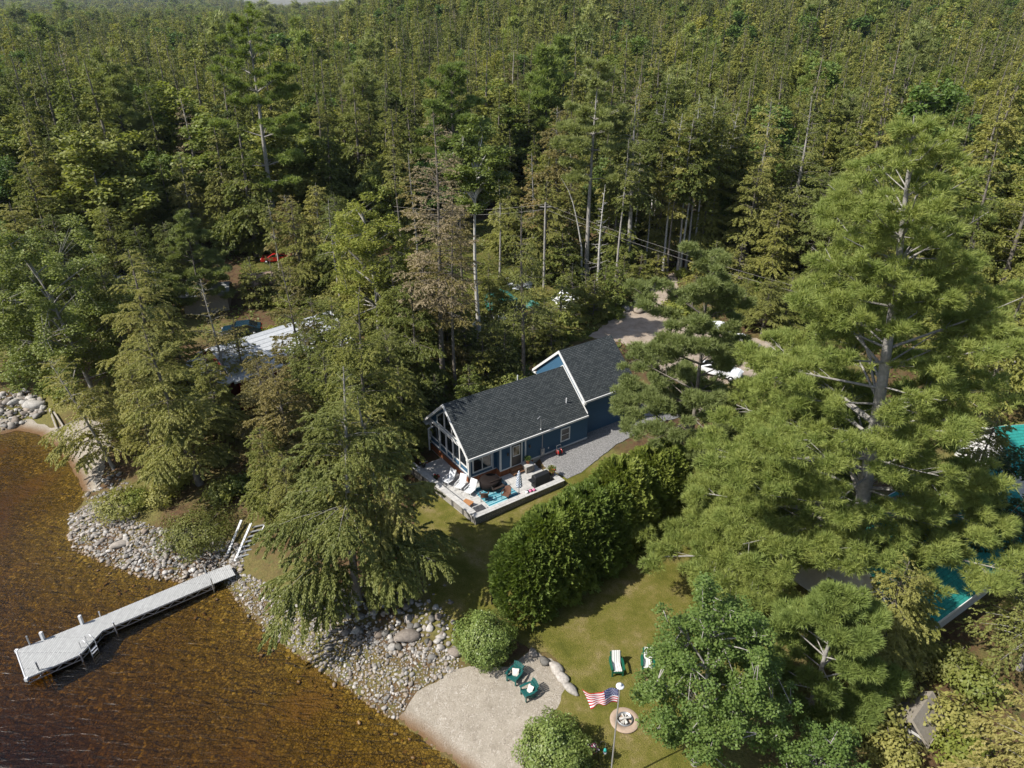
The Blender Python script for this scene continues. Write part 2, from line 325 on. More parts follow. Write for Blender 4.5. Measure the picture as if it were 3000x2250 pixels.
def setbump(h, dist, st=.8):
    bp = t.nodes.new('ShaderNodeBump'); bp.inputs['Strength'].default_value = st; bp.inputs['Distance'].default_value = dist; L(h, bp.inputs['Height']); L(bp.outputs[0], b.inputs['Normal'])
litter = ramp(nz(1.6), [(.3,(.040,.028,.015)),(.5,(.105,.062,.033)),(.62,(.085,.078,.030)),(.75,(.075,.090,.026))])
litter = mix(mrange(nz(.11, 4), .45, .60), litter, ramp(nz(5), [(.3,(.085,.085,.026)),(.7,(.175,.155,.050))]))
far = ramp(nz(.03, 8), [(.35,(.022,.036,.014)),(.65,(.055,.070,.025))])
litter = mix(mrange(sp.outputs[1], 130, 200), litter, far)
v1 = vor(5.2); v2 = vor(11)
st1 = ramp(v1.outputs['Color'], [(0,(.070,.055,.016)),(.35,(.15,.118,.032)),(.7,(.26,.20,.055)),(1,(.52,.43,.17))])
st2 = ramp(v2.outputs['Color'], [(0,(.06,.045,.014)),(.5,(.15,.112,.034)),(1,(.40,.31,.11))])
bed = mix(mrange(nz(.55, 4), .42, .6), st1, st2)
v3 = vor(5.2); v3.feature = 'DISTANCE_TO_EDGE'; gap = mrange(v3.outputs[0], .0, .10, .55, 1.)
bed = mix(1., bed, gap, 'MULTIPLY')
bed = mix(mrange(nz(.13, 3), .56, .66), bed, (.20,.135,.062))
wet = mrange(sp.outputs[2], -.04, .05); col = mix(wet, bed, litter)
L(col, b.inputs['Base Color']); b.inputs['Roughness'].default_value = .9; b.inputs['Specular IOR Level'].default_value = .15
gw_ = t.nodes.new('ShaderNodeMath'); gw_.operation = 'MAXIMUM'; L(gap, gw_.inputs[0]); L(wet, gw_.inputs[1]); bh = t.nodes.new('ShaderNodeMath'); bh.operation = 'ADD'; L(gw_.outputs[0], bh.inputs[0]); L(nz(6), bh.inputs[1]); setbump(bh.outputs[0], .10)
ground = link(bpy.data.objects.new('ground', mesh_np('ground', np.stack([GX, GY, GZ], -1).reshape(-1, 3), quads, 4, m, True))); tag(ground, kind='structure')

# draped sheets over the ground: lattice points inside the outline + the outline itself
from mathutils.geometry import delaunay_2d_cdt
def dense(poly, st=.5, jit=.12, seed=0):
    rg = random.Random(seed); out = []
    for i in range(len(poly)):
        a = Vector(poly[i][:2]); c = Vector(poly[(i+1) % len(poly)][:2]); n = max(1, int((c-a).length/st))
        for k in range(n):
            p = a.lerp(c, k/n); out.append((p.x+rg.uniform(-jit, jit), p.y+rg.uniform(-jit, jit)))
    return out
def sheet(name, poly, mt, off, jit=.15, seed=0, kind='structure', st=.4):
    pl = dense(poly, st, jit, seed); P = np.array(pl)
    sel = inside(P, GX, GY) & (segdist(np.vstack([P, P[:1]]), GX, GY) > .12)
    pts = [Vector(p) for p in pl]+[Vector((float(a), float(c))) for a, c in zip(GX[sel], GY[sel])]
    n = len(pl); r = delaunay_2d_cdt(pts, [(i, (i+1) % n) for i in range(n)], [list(range(n))], 1, 1e-5)
    vv = np.array([(p.x, p.y) for p in r[0]]); z = ter(vv[:,0], vv[:,1])+off
    me = bpy.data.meshes.new(name); me.from_pydata([(a[0], a[1], c) for a, c in zip(vv, z)], [], [f for f in r[2]]); me.materials.append(mt)
    me.polygons.foreach_set('use_smooth', [True]*len(me.polygons)); me.update()
    if len(me.polygons) and me.polygons[0].normal.z < 0: me.flip_normals()
    o = link(bpy.data.objects.new(name, me)); tag(o, kind=kind); return o
def vp(pts): return [tuple(V(x, y)[:2]) for x, y in pts]
m, t, b, L = node_mat('grass'); g = t.nodes.new('ShaderNodeNewGeometry')
c = ramp(nz(.55, 8, .7), [(.32,(.105,.112,.022)),(.46,(.165,.158,.034)),(.56,(.22,.19,.058)),(.68,(.32,.25,.125))])
c = mix(mrange(nz(14, 4), .35, .7, 0, .55), c, (.060,.068,.014)); L(c, b.inputs['Base Color']); b.inputs['Roughness'].default_value = 1; b.inputs['Specular IOR Level'].default_value = .05; setbump(nz(22, 5), .12, 1)
m, t, b, L = node_mat('sand'); g = t.nodes.new('ShaderNodeNewGeometry'); sp = t.nodes.new('ShaderNodeSeparateXYZ'); L(g.outputs['Position'], sp.inputs[0])
c = ramp(nz(1.1, 8, .7), [(.3,(.22,.192,.152)),(.5,(.29,.258,.21)),(.7,(.355,.318,.265))])
vv_ = vor(16); c = mix(mrange(nz(3, 3), .45, .62, .1, .6), c, ramp(vv_.outputs['Color'], [(0,(.12,.10,.08)),(.5,(.32,.28,.23)),(1,(.54,.51,.46))]))
c = mix(mrange(sp.outputs[2], .04, .34), (.155,.095,.050), c); L(c, b.inputs['Base Color']); b.inputs['Roughness'].default_value = .95; b.inputs['Specular IOR Level'].default_value = .1
setbump(nz(12, 6, .7), .08, 1)
m, t, b, L = node_mat('dirt'); g = t.nodes.new('ShaderNodeNewGeometry')
c = ramp(nz(.9, 8, .7), [(.3,(.20,.155,.115)),(.5,(.30,.245,.19)),(.7,(.38,.32,.26))]); L(c, b.inputs['Base Color']); b.inputs['Roughness'].default_value = .95; setbump(nz(12, 6, .7), .05, 1)
m, t, b, L = node_mat('gravel'); g = t.nodes.new('ShaderNodeNewGeometry')
vv_ = vor(22); c = ramp(vv_.outputs['Color'], [(0,(.09,.09,.09)),(.5,(.22,.215,.21)),(1,(.40,.395,.385))]); L(c, b.inputs['Base Color']); b.inputs['Roughness'].default_value = .95; setbump(vv_.outputs['Distance'], .05, 1)
m, t, b, L = node_mat('clearing'); g = t.nodes.new('ShaderNodeNewGeometry')
c = ramp(nz(.30, 8, .7), [(.30,(.050,.066,.016)),(.47,(.105,.115,.026)),(.58,(.17,.145,.050)),(.70,(.19,.125,.065))]); c = mix(mrange(nz(6, 4), .35, .7, 0, .5), c, (.05,.06,.015))
L(c, b.inputs['Base Color']); b.inputs['Roughness'].default_value = 1; b.inputs['Specular IOR Level'].default_value = .05; setbump(nz(9, 5), .2, 1)

sheet('beach', vp([(862,1552),(905,1490),(960,1462),(1000,1440),(1100,1440),(1145,1405),(1190,1425),(1215,1450),(1225,1490),(1215,1560),(1190,1640),(1190,1720),(1090,1800),(1000,1760),(1006,1664),(955,1628),(912,1592)]), MATS['sand'], .03, .1, 1)
sheet('shore_sand', vp([(0,905),(60,905),(120,925),(190,905),(250,925),(230,990),(215,1060),(180,1060),(152,1005),(122,965),(88,940),(38,931),(0,940)]), MATS['sand'], .03, .1, 2)
sheet('lawn', vp([(1148,1405),(1100,1370),(1000,1420),(960,1380),(930,1290),(905,1230),(890,1150),(900,1070),(960,1040),(1100,1060),(1300,1000),(1450,960),(1600,960),(1700,1050),(1760,1180),(1760,1300),(1640,1400),(1600,1500),(1540,1700),(1330,1760),(1260,1700),(1200,1740),(1190,1560),(1215,1500),(1225,1450),(1200,1425),(1185,1412)]), MATS['grass'], .035, .12, 3)
sheet('gravel_path', vp([(1150,960),(1175,1010),(1225,1035),(1255,1022),(1330,962),(1400,925),(1480,895),(1470,850),(1350,880)]), MATS['gravel'], .06, .04, 4)
sheet('driveway', vp([(1270,728),(1310,700),(1360,665),(1390,630),(1425,600),(1460,590),(1465,625),(1430,660),(1450,690),(1560,712),(1680,745),(1700,790),(1620,830),(1480,830),(1400,790),(1345,740)]), MATS['dirt'], .05, .2, 5)
sheet('clearing', vp([(520,560),(600,530),(700,560),(820,560),(1040,480),(1120,440),(1180,520),(1300,560),(1450,580),(1410,610),(1370,640),(1320,690),(1270,735),(1150,750),(1000,740),(800,720),(620,700),(520,640)]), MATS['clearing'], .04, .3, 6)
sheet('side_lawn', vp([(1650,640),(1740,620),(1900,650),(2150,700),(2350,760),(2350,900),(2150,830),(1990,735),(1820,750),(1700,710)]), MATS['clearing'], .07, .2, 7)

# ---------------------------------------------------------------- lake
m = bpy.data.materials.new('water'); m.use_nodes = True; t = m.node_tree; t.nodes.remove(t.nodes['Principled BSDF']); L = t.links.new; out = t.nodes['Material Output']
g = t.nodes.new('ShaderNodeNewGeometry'); mp = t.nodes.new('ShaderNodeMapping'); mp.inputs['Rotation'].default_value = (0, 0, R_(-52)); mp.inputs['Scale'].default_value = (1, 3.2, 1); L(g.outputs['Position'], mp.inputs[0])
n1 = t.nodes.new('ShaderNodeTexNoise'); n1.inputs['Scale'].default_value = .95; n1.inputs['Detail'].default_value = 5; n1.inputs['Distortion'].default_value = .8; L(mp.outputs[0], n1.inputs['Vector'])
bp = t.nodes.new('ShaderNodeBump'); bp.inputs['Strength'].default_value = .85; bp.inputs['Distance'].default_value = .10; L(n1.outputs[0], bp.inputs['Height'])
fr = t.nodes.new('ShaderNodeFresnel'); fr.inputs[0].default_value = 1.36; L(bp.outputs[0], fr.inputs[1])
fm = t.nodes.new('ShaderNodeMath'); fm.operation = 'MULTIPLY'; fm.inputs[1].default_value = 1.0; L(fr.outputs[0], fm.inputs[0])
tr = t.nodes.new('ShaderNodeBsdfTransparent'); tr.inputs[0].default_value = (.84,.76,.55,1)
gl = t.nodes.new('ShaderNodeBsdfGlossy'); gl.inputs['Roughness'].default_value = .32; L(bp.outputs[0], gl.inputs['Normal'])
mx = t.nodes.new('ShaderNodeMixShader'); L(fm.outputs[0], mx.inputs[0]); L(tr.outputs[0], mx.inputs[1]); L(gl.outputs[0], mx.inputs[2]); L(mx.outputs[0], out.inputs[0])
va = t.nodes.new('ShaderNodeVolumeAbsorption'); va.inputs[0].default_value = (.70,.57,.17,1); va.inputs[1].default_value = 1.25; L(va.outputs[0], out.inputs['Volume'])
MATS['water'] = m
wm = MB(); wm.box(-900, 60, -120, 150, -8, 0); wo = wm.build('lake_water', m); tag(wo, kind='structure')
# ---------------------------------------------------------------- vegetation
def rot_frame(d, rng, roll=None):
    """unit directions (n,3) -> side vectors, random or near-horizontal roll"""
    up = np.zeros_like(d); up[:, 2] = 1
    s = np.cross(d, up); n = np.linalg.norm(s, axis=1); s[n < 1e-3] = (1, 0, 0); s /= np.linalg.norm(s, axis=1)[:, None]
    u = np.cross(s, d); a = rng.normal(0, .6, len(d)) if roll is None else roll
    return s*np.cos(a)[:, None]+u*np.sin(a)[:, None]
def diamonds(b, d, s, l, w_):
    """leaf-sized four-cornered faces: base, side, tip, side"""
    d = d/np.linalg.norm(d, axis=1)[:, None]
    m_ = b+d*(l*.5)[:, None]; V_ = np.stack([b, m_+s*(w_*.5)[:, None], b+d*l[:, None], m_-s*(w_*.5)[:, None]], 1)
    return V_.reshape(-1, 3)
def leaf_mesh(name, V_, mt): return mesh_np(name, V_, np.arange(len(V_)), 4, mt)
def blade_mesh(name, V_, mt): return mesh_np(name, V_, np.arange(len(V_)), 3, mt)
def wood(paths, n=6):
    """paths: list of (points (k,3), radii (k,)) -> vertex and quad arrays of tapered tubes"""
    vs = []; fs = []; b = 0
    ca = np.cos(np.arange(n)*2*np.pi/n); sa = np.sin(np.arange(n)*2*np.pi/n)
    for p, r in paths:
        p = np.asarray(p, float); k = len(p); d = np.gradient(p, axis=0); d /= np.linalg.norm(d, axis=1)[:, None]+1e-9
        ref = np.array([1., 0, 0]) if abs(d[0, 0]) < .8 else np.array([0, 1., 0])
        x = ref-d*(d@ref)[:, None]; x /= np.linalg.norm(x, axis=1)[:, None]; y = np.cross(d, x)
        r = np.asarray(r, float)
        vs.append((p[:, None]+(x[:, None]*ca[None, :, None]+y[:, None]*sa[None, :, None])*r[:, None, None]).reshape(-1, 3))
        i = np.arange(k-1)[:, None]*n; j = np.arange(n)[None]; jn = (j+1) % n
        fs.append((b+np.stack([i+j, i+jn, i+n+jn, i+n+j], -1)).reshape(-1)); b += k*n
    return np.concatenate(vs), np.concatenate(fs)
def wood_mesh(name, paths, mt, n=6):
    v, f = wood(paths, n); return mesh_np(name, v, f, 4, mt, True)
def trunk_path(H, r0, rng, bend=.02, k=10, top=.03):
    t = np.linspace(0, 1, k); a = rng.uniform(0, 6.28, 2)
    p = np.stack([np.sin(t*3.1+a[0])*bend*H*t, np.sin(t*2.7+a[1])*bend*H*t, t*H], 1); p[0, 2] = -.5; top = min(top, .02)
    flare = 1+.5*np.exp(-t*H/.5); return p, (r0*(1-t)**.85+top)*flare
def at_h(tp, z):
    return np.stack([np.interp(z, tp[:, 2], tp[:, 0]), np.interp(z, tp[:, 2], tp[:, 1]), z], 1)
def conifer(seed, H, R, cb=.12, nb=90, shape=.75, droop=.30, rise=.1, leaf=.34, wid=.13, n=9000, clump=.42, frond=.9, sparse=0., r0=None, wood_n=None, tipsharp=1., branchw=.03, lean=0):
    """hemlock, spruce, cedar: branches carrying flat drooping fronds"""
    rng = np.random.default_rng(seed); tp, tr_ = trunk_path(H, r0 or H*.013+.03, rng)
    t = np.sort(rng.uniform(0, 1, nb)**.95); z = H*(cb+(1-cb)*t)*.985
    L = R*((1-t)**shape)*rng.uniform(.6, 1.12, nb)+.30
    low = np.clip(t/.12, .55, 1); L *= low
    L *= np.where(rng.uniform(size=nb) < sparse, .35, 1)
    az = rng.uniform(0, 2*np.pi, nb); D = np.stack([np.cos(az), np.sin(az), np.zeros(nb)], 1)
    ri = rise+.55*t**2+rng.normal(0, .08, nb); dr = droop*(1-t*.5)+rng.uniform(-.08, .1, nb)
    B0 = at_h(tp, z)
    def P(i, s): return B0[i]+D[i]*(s*L[i])[:, None]+np.stack([0*s, 0*s, L[i]*(ri[i]*s-dr[i]*s*s)], 1)
    wgt = L**1.6+.02; i = rng.choice(nb, n, p=wgt/wgt.sum())
    s = rng.uniform(.0, 1, n)**.7*.88+.12
    q = np.maximum((L[i]/clump).astype(int), 1); s_q = (np.floor(s*q)+.5)/q; sd = rng.integers(0, 2, n)*2-1
    key = (i*64+np.clip((s_q*q).astype(int), 0, 31))*2+(sd > 0); h = np.modf(np.sin(key*12.9898)*43758.5453)[0]; h2 = np.modf(np.sin(key*78.233)*12543.21)[0]
    ang = sd*(.55+.5*np.abs(h))*(1-.35*(s_q > .9)); ls = (frond*.45*(1-s_q)*L[i]+.28*frond+.12*L[i])*(.75+.5*np.abs(h2))
    c, sn = np.cos(ang), np.sin(ang); F = np.stack([D[i,0]*c-D[i,1]*sn, D[i,0]*sn+D[i,1]*c, (ri[i]-2*dr[i]*s_q)*.6-.10+.25*h2], 1)
    F /= np.linalg.norm(F, axis=1)[:, None]; u = rng.uniform(0, 1, n)**.8
    pos = P(i, s_q)+F*(u*ls)[:, None]; pos[:, 2] -= droop*.9*u*u*ls
    a2 = rng.choice([-1, 1], n)*rng.uniform(.2, 1.0, n); c, sn = np.cos(a2), np.sin(a2)
    ld_ = np.stack([F[:,0]*c-F[:,1]*sn, F[:,0]*sn+F[:,1]*c, F[:,2]-.25-droop*u*.8+rng.normal(0, .22, n)], 1)
    pos += rng.normal(0, .035*leaf/.3, (n, 3))
    l = leaf*rng.uniform(.6, 1.25, n)*(1-.55*(z[i]/H)**2); w_ = wid*rng.uniform(.7, 1.3, n)*(1-.4*(z[i]/H)**2)
    ld_ /= np.linalg.norm(ld_, axis=1)[:, None]
    V_ = diamonds(pos, ld_, rot_frame(ld_, rng, rng.normal(0, .85, n)), l, w_)
    paths = [(tp, tr_)]; ss = np.linspace(0, 1, 4)
    for k in (range(nb) if wood_n is None else rng.choice(nb, min(wood_n, nb), False)):
        paths.append((P(np.full(4, k), ss*.9), branchw*(1-ss*.85)*(.35+L[k]/R)))
    return (tp, tr_), paths, V_
def pine(seed, H, R, cb=.2, dens=1.6, whorl=0, front=0,  nb=60, n=9000, blades=8, bl=.30, bw=.05, shape=.5, plate=1.1, tuft=.35, rise=.12, r0=None, cut=0, aim=None, low=.5):
    """white pine: tiers of near-level limbs ending in cloud-like plates of needle tufts"""
    rng = np.random.default_rng(seed); tp, tr_ = trunk_path(H, r0 or H*.014+.05, rng, .012)
    t = np.sort(rng.uniform(0, 1, nb)**.85)
    if whorl: t = (np.floor(t*whorl)+.5)/whorl+rng.normal(0, .006, nb); t = t.clip(0, .99)
    z = H*(cb+(1-cb)*t)*.98
    L = R*((1-t)**shape)*rng.uniform(.55, 1.12, nb)*np.clip(low+t/.25*(1-low), low, 1)+.35
    az = rng.uniform(0, 2*np.pi, nb)
    if aim is not None: L *= 1+aim[1]*np.cos(az-aim[0])
    if front: L *= 1-front*np.clip(np.cos(az+math.pi/2), 0, 1)**2*(t < .75)
    D = np.stack([np.cos(az), np.sin(az), np.zeros(nb)], 1); B0 = at_h(tp, z); ri = rise+.75*t**1.5+rng.normal(0, .08, nb)
    def P(i, s): return B0[i]+D[i]*(s*L[i])[:, None]+np.stack([0*s, 0*s, L[i]*(ri[i]*s-.16*(1-t[i])*s*s+.10*s**3)], 1)
    # clumps sit on side twigs along the outer two thirds of the limb
    nc = 0; ci = []; cs = []
    for k in range(nb):
        m_ = max(3, int(L[k]**1.35*plate*dens)); lo_ = .30 if t[k] < .7 else .05; ci += [k]*m_; cs += list(rng.uniform(lo_, 1.0, m_)**.8)
    ci = np.array(ci); cs = np.array(cs); nc = len(ci)
    lat = rng.uniform(-1, 1, nc)*(.10+.42*(1-cs)+.12)*L[ci]; perp = np.stack([-D[ci,1], D[ci,0], 0*cs], 1)
    C = P(ci, cs)+perp*lat[:, None]; C[:, 2] += rng.normal(0.05, .16, nc)-.05*np.abs(lat); cr = rng.uniform(.35, .8, nc)*np.clip(.4+L[ci]/R*.8, .5, 1.1)*plate
    sz = cr**2; j = rng.choice(nc, n, p=sz/sz.sum()); off = rng.normal(0, 1, (n, 3)); off /= np.linalg.norm(off, axis=1)[:, None]; off *= (rng.uniform(0, 1, n)**.5)[:, None]
    off[:, 2] *= .42; T = C[j]+off*cr[j][:, None]*[1, 1, 1]
    ax = off*[1, 1, 1.6]+D[ci[j]]*.45+rng.normal(0, .25, (n, 3)); ax[:, 2] += .55; ax /= np.linalg.norm(ax, axis=1)[:, None]
    TT = np.repeat(T, blades, 0); A = np.repeat(ax, blades, 0)+rng.normal(0, .55, (n*blades, 3)); A /= np.linalg.norm(A, axis=1)[:, None]
    S = rot_frame(A, rng, rng.uniform(0, 6.28, len(A))); l = bl*rng.uniform(.7, 1.2, len(A)); w_ = bw*rng.uniform(.7, 1.3, len(A))
    V_ = np.stack([TT+S*(w_*.5)[:, None]*1.0, TT-S*(w_*.5)[:, None], TT+A*l[:, None]], 1).reshape(-1, 3)
    paths = [(tp, tr_)]; ss = np.linspace(0, 1, 5)
    for k in range(nb): paths.append((P(np.full(5, k), ss*.92), (.018+.013*L[k])*(1-ss*.8)))
    for c_ in rng.choice(nc, min(nc, 700), False):
        a = P(np.array([ci[c_]]), np.array([max(cs[c_]-.12, .1)]))[0]; paths.append((np.array([a, (a+C[c_])/2+[0, 0, .04], C[c_]]), np.array([.022, .016, .008])))
    return (tp, tr_), paths, V_
def broadleaf(seed, H, R, cz=.62, rz=.42, n=9000, nl=26, leaf=.22, clumps=110, cr=.75, r0=None, fork=.3, stems=1, droopy=.0, squash=1., hole=.0, lean=(0, 0)):
    """maple / birch: forking limbs, leaves gathered in clumps through an uneven crown"""
    rng = np.random.default_rng(seed); tp, tr_ = trunk_path(H*.86, r0 or H*.014+.04, rng, .03)
    tp[:, 0] += lean[0]*(tp[:, 2].clip(0)/H)**1.3; tp[:, 1] += lean[1]*(tp[:, 2].clip(0)/H)**1.3
    d = rng.normal(0, 1, (clumps*3, 3)); d /= np.linalg.norm(d, axis=1)[:, None]
    lump = 1+.22*np.sin(d[:,0]*4+seed)*np.cos(d[:,1]*5+seed*2)+.15*np.sin(d[:,2]*6+seed)
    rr = rng.uniform(.15, 1, clumps*3)**.45*lump; C = d*rr[:, None]*[R, R, H*rz]; C[:, :2] *= (1-.25*np.clip(C[:, 2]/(H*rz), -.3, 1))[:, None]
    C[:, 2] += H*cz; C = C[:clumps]; C[:, 2] = np.maximum(C[:, 2], H*.12); top = at_h(tp, np.clip(C[:, 2], 0, H*.86)); C[:, :2] += top[:, :2]*.9
    cs = cr*rng.uniform(.55, 1.25, clumps); j = rng.choice(clumps, n, p=cs**2/(cs**2).sum())
    off = rng.normal(0, 1, (n, 3)); off /= np.linalg.norm(off, axis=1)[:, None]; off *= (rng.uniform(0.1, 1, n)**.5)[:, None]; off[:, 2] *= .62*squash
    P = C[j]+off*cs[j][:, None]; ang = rng.uniform(0, 6.28, n)
    ld_ = np.stack([np.cos(ang), np.sin(ang), rng.normal(-.25-droopy, .35, n)], 1)+off*.6; ld_ /= np.linalg.norm(ld_, axis=1)[:, None]
    V_ = diamonds(P, ld_, rot_frame(ld_, rng, rng.normal(0, .5, n)), leaf*rng.uniform(.7, 1.25, n), leaf*.8*rng.uniform(.7, 1.2, n))
    paths = [(tp, tr_)]
    lim = rng.choice(clumps, min(nl, clumps), False); hub = []
    for k in lim:
        z0 = np.clip(C[k, 2]-np.hypot(C[k,0], C[k,1])*rng.uniform(.5, 1.1), H*fork, H*.8); a = at_h(tp, np.array([z0]))[0]; m_ = (a+C[k])/2+[0, 0, .08*H*rng.uniform(0, .6)]
        ts = np.linspace(0, 1, 6)[:, None]; q = (1-ts)**2*a+2*ts*(1-ts)*m_+ts**2*C[k]; rb = (r0 or H*.014+.04)*.42
        paths.append((q, rb*(1-np.linspace(0, 1, 6)*.85))); hub.append(q)
    HB = np.concatenate([q[2:] for q in hub])
    for k in range(clumps):
        i_ = np.argmin(((HB-C[k])**2).sum(1)); a = HB[i_]
        if np.linalg.norm(a-C[k]) > .1: paths.append((np.array([a, (a+C[k])/2, C[k]]), np.array([.03, .02, .008])))
    return (tp, tr_), paths, V_
def snag(seed, H, r0=.14, nb=22, L=1.2, bend=.02, curve=None, fine=0):
    rng = np.random.default_rng(seed); tp, tr_ = trunk_path(H, r0, rng, bend)
    if curve: tp[:, 0] += np.interp(tp[:, 2]/H, *zip(*curve))
    paths = [(tp, tr_)]
    for k in range(nb):
        z = H*rng.uniform(.25, .97); a = at_h(tp, np.array([z]))[0]; az = rng.uniform(0, 6.28); l = L*rng.uniform(.3, 1.2)*(1.15-z/H)
        s = np.linspace(0, 1, 4)[:, None]; dd = np.array([math.cos(az), math.sin(az), rng.uniform(-.1, .5)]); q = a+dd*s*l+np.array([0, 0, 1])*(s**2)*l*rng.uniform(-.3, .3)
        paths.append((q, .035*(1-s[:, 0]*.8)))
        for f in range(fine):
            u = rng.uniform(.2, .95); b_ = a+dd*u*l; e = b_+rng.normal(0, 1, 3)*[.45, .45, .22]*l*.5
            paths.append((np.array([b_, (b_+e)/2, e]), np.array([.016, .011, .005])))
    return (tp, tr_), paths
def plant_tree(name, label, cat, P, kind, leafm, barkm='bark', group=None, rz=0, tilt=None, blade=False, wn=6, tn=9):
    """a tree of its own: root at the base, parts trunk (branches a sub-part) and crown"""
    trunk, paths, V_ = kind; r = empty(name, P, rz, label, cat, group)
    if tilt: r.rotation_euler = (tilt[0], tilt[1], rz)
    t_ = link(bpy.data.objects.new('trunk', wood_mesh('trunk', [trunk], MATS[barkm], tn))); t_.parent = r
    if len(paths) > 1: b_ = link(bpy.data.objects.new('branches', wood_mesh('branches', paths[1:], MATS[barkm], 4))); b_.parent = t_
    if V_ is not None: c_ = link(bpy.data.objects.new('crown', (blade_mesh if blade else leaf_mesh)('crown', V_, MATS[leafm]))); c_.parent = r
    return r
def bush(seed, R, H, n, leaf, ratio=.6, lump=.12, fill=.35):
    """dense rounded shrub: leaves through an uneven shell"""
    rng = np.random.default_rng(seed); d = rng.normal(0, 1, (n, 3)); d /= np.linalg.norm(d, axis=1)[:, None]
    lm = 1+lump*(np.sin(d[:,0]*7+seed)*np.sin(d[:,1]*6+seed*1.3)+.7*np.sin(d[:,2]*9+d[:,0]*5))+.05*np.sin(d[:,0]*19+seed)*np.sin(d[:,1]*21)*np.sin(d[:,2]*17)*2
    r = lm*(1-fill*rng.uniform(0, 1, n)**2.2); p = d*r[:, None]*[R, R, H*.5]; p[:, 2] += H*.5; k = p[:, 2] > 0; p, d = p[k], d[k]; n = len(p)
    nrm = d+rng.normal(0, .45, (n, 3)); nrm[:, 2] += .35; nrm /= np.linalg.norm(nrm, axis=1)[:, None]
    ld_ = np.cross(nrm, rng.normal(0, 1, (n, 3))); ld_ /= np.linalg.norm(ld_, axis=1)[:, None]; s = np.cross(nrm, ld_)
    return diamonds(p, ld_, s, leaf*rng.uniform(.7, 1.3, n), leaf*ratio*rng.uniform(.7, 1.3, n))
def arborvitae(seed, R, H, n=9000, leaf=.26):
    """flat upright fans of scale leaves standing out from a tall rounded column"""
    rng = np.random.default_rng(seed); nf = n//14; az = rng.uniform(0, 6.28, nf); t = rng.uniform(0, 1, nf)**.85
    prof = R*np.sqrt(np.clip(1-(np.abs(t-.32)/.70)**2.2, 0, 1))*(1+.10*np.sin(az*3+t*7+seed)+.07*np.sin(az*7+t*15))*(1-.30*rng.uniform(0, 1, nf)**2)
    c = np.stack([np.cos(az)*prof, np.sin(az)*prof, t*H], 1); out_ = np.stack([np.cos(az), np.sin(az), .55+.9*t], 1)+rng.normal(0, .28, (nf, 3)); out_ /= np.linalg.norm(out_, axis=1)[:, None]
    side = rot_frame(out_, rng, rng.uniform(0, 6.28, nf)); k = np.repeat(np.arange(nf), 14); m_ = len(k)
    u = rng.uniform(-.1, 1, m_); a = rng.uniform(-1, 1, m_); l = leaf*rng.uniform(.6, 1.2, m_)
    p = c[k]+out_[k]*(u*.34)[:, None]+side[k]*(a*.13*(1.1-u))[:, None]; ld_ = out_[k]+side[k]*(a*.9)[:, None]+rng.normal(0, .15, (m_, 3)); ld_[:, 2] -= .25*u; ld_ /= np.linalg.norm(ld_, axis=1)[:, None]
    s = side[k]+rng.normal(0, .3, (m_, 3)); s -= ld_*(s*ld_).sum(1)[:, None]; s /= np.linalg.norm(s, axis=1)[:, None]
    return diamonds(p, ld_, s, l, l*.42)
def plant_bush(name, label, P, V_, leafm, cat='shrub', group=None, rz=0, stem=.5):
    r = empty(name, P, rz, label, cat, group); rng = np.random.default_rng(7)
    c_ = link(bpy.data.objects.new('foliage', leaf_mesh('foliage', V_, MATS[leafm]))); c_.parent = r
    mx_ = np.abs(V_).max(0); ps = []
    for k in range(9):
        a = k*.7; e = np.array([math.cos(a)*mx_[0]*.6, math.sin(a)*mx_[0]*.6, mx_[2]*.7]); ps.append((np.array([[math.cos(a)*.08, math.sin(a)*.08, -.1], e*[.4, .4, .5], e]), np.array([.05, .035, .012])))
    s_ = link(bpy.data.objects.new('stems', wood_mesh('stems', ps, MATS['bark'], 5))); s_.parent = r
    return r
# ---------------------------------------------------------------- the blue house
HO = (-3.32, 45.65, 3.0); HTH = .6
house = empty('blue_house', HO, HTH, 'blue clapboard lake house with dark shingle roof and white trim', 'house')
HM = Matrix.Translation(HO) @ Matrix.Rotation(HTH, 4, 'Z')
def HL(x, y, z=0): return HM @ Vector((x, y, z))
SL = .875; ROOFX = 12.02
def under(y, mid, rz): return rz-abs(y-mid)*SL
def roof(x0, x1, ymid, half, rz, th=.17, mt='shingles', parent=house):
    # two slabs, each its own object: local x runs along the ridge and local y up the slope, so courses line up
    for sgn in (-1, 1):
        p = [(ymid, rz), (ymid+sgn*half, rz-half*SL), (ymid+sgn*half, rz-half*SL-th), (ymid, rz-th)]
        b_ = MB()
        if sgn > 0: p = p[::-1]
        b_.prism(p, x0, x1, 'x'); b_.build('roof', MATS[mt], parent)
def rake(x, ymid, half, rz, parent=house, w=.22, d=.07):
    b_ = MB()
    for sgn in (-1, 1):
        p = [(ymid, rz-.012), (ymid+sgn*(half+.02), rz-(half+.02)*SL-.012), (ymid+sgn*(half+.02), rz-(half+.02)*SL-w-.05), (ymid, rz-w-.06)]
        if sgn > 0: p = p[::-1]
        b_.prism(p, x-d, x-.003, 'x')
    b_.build('rake_board', MATS['white_trim'], parent)
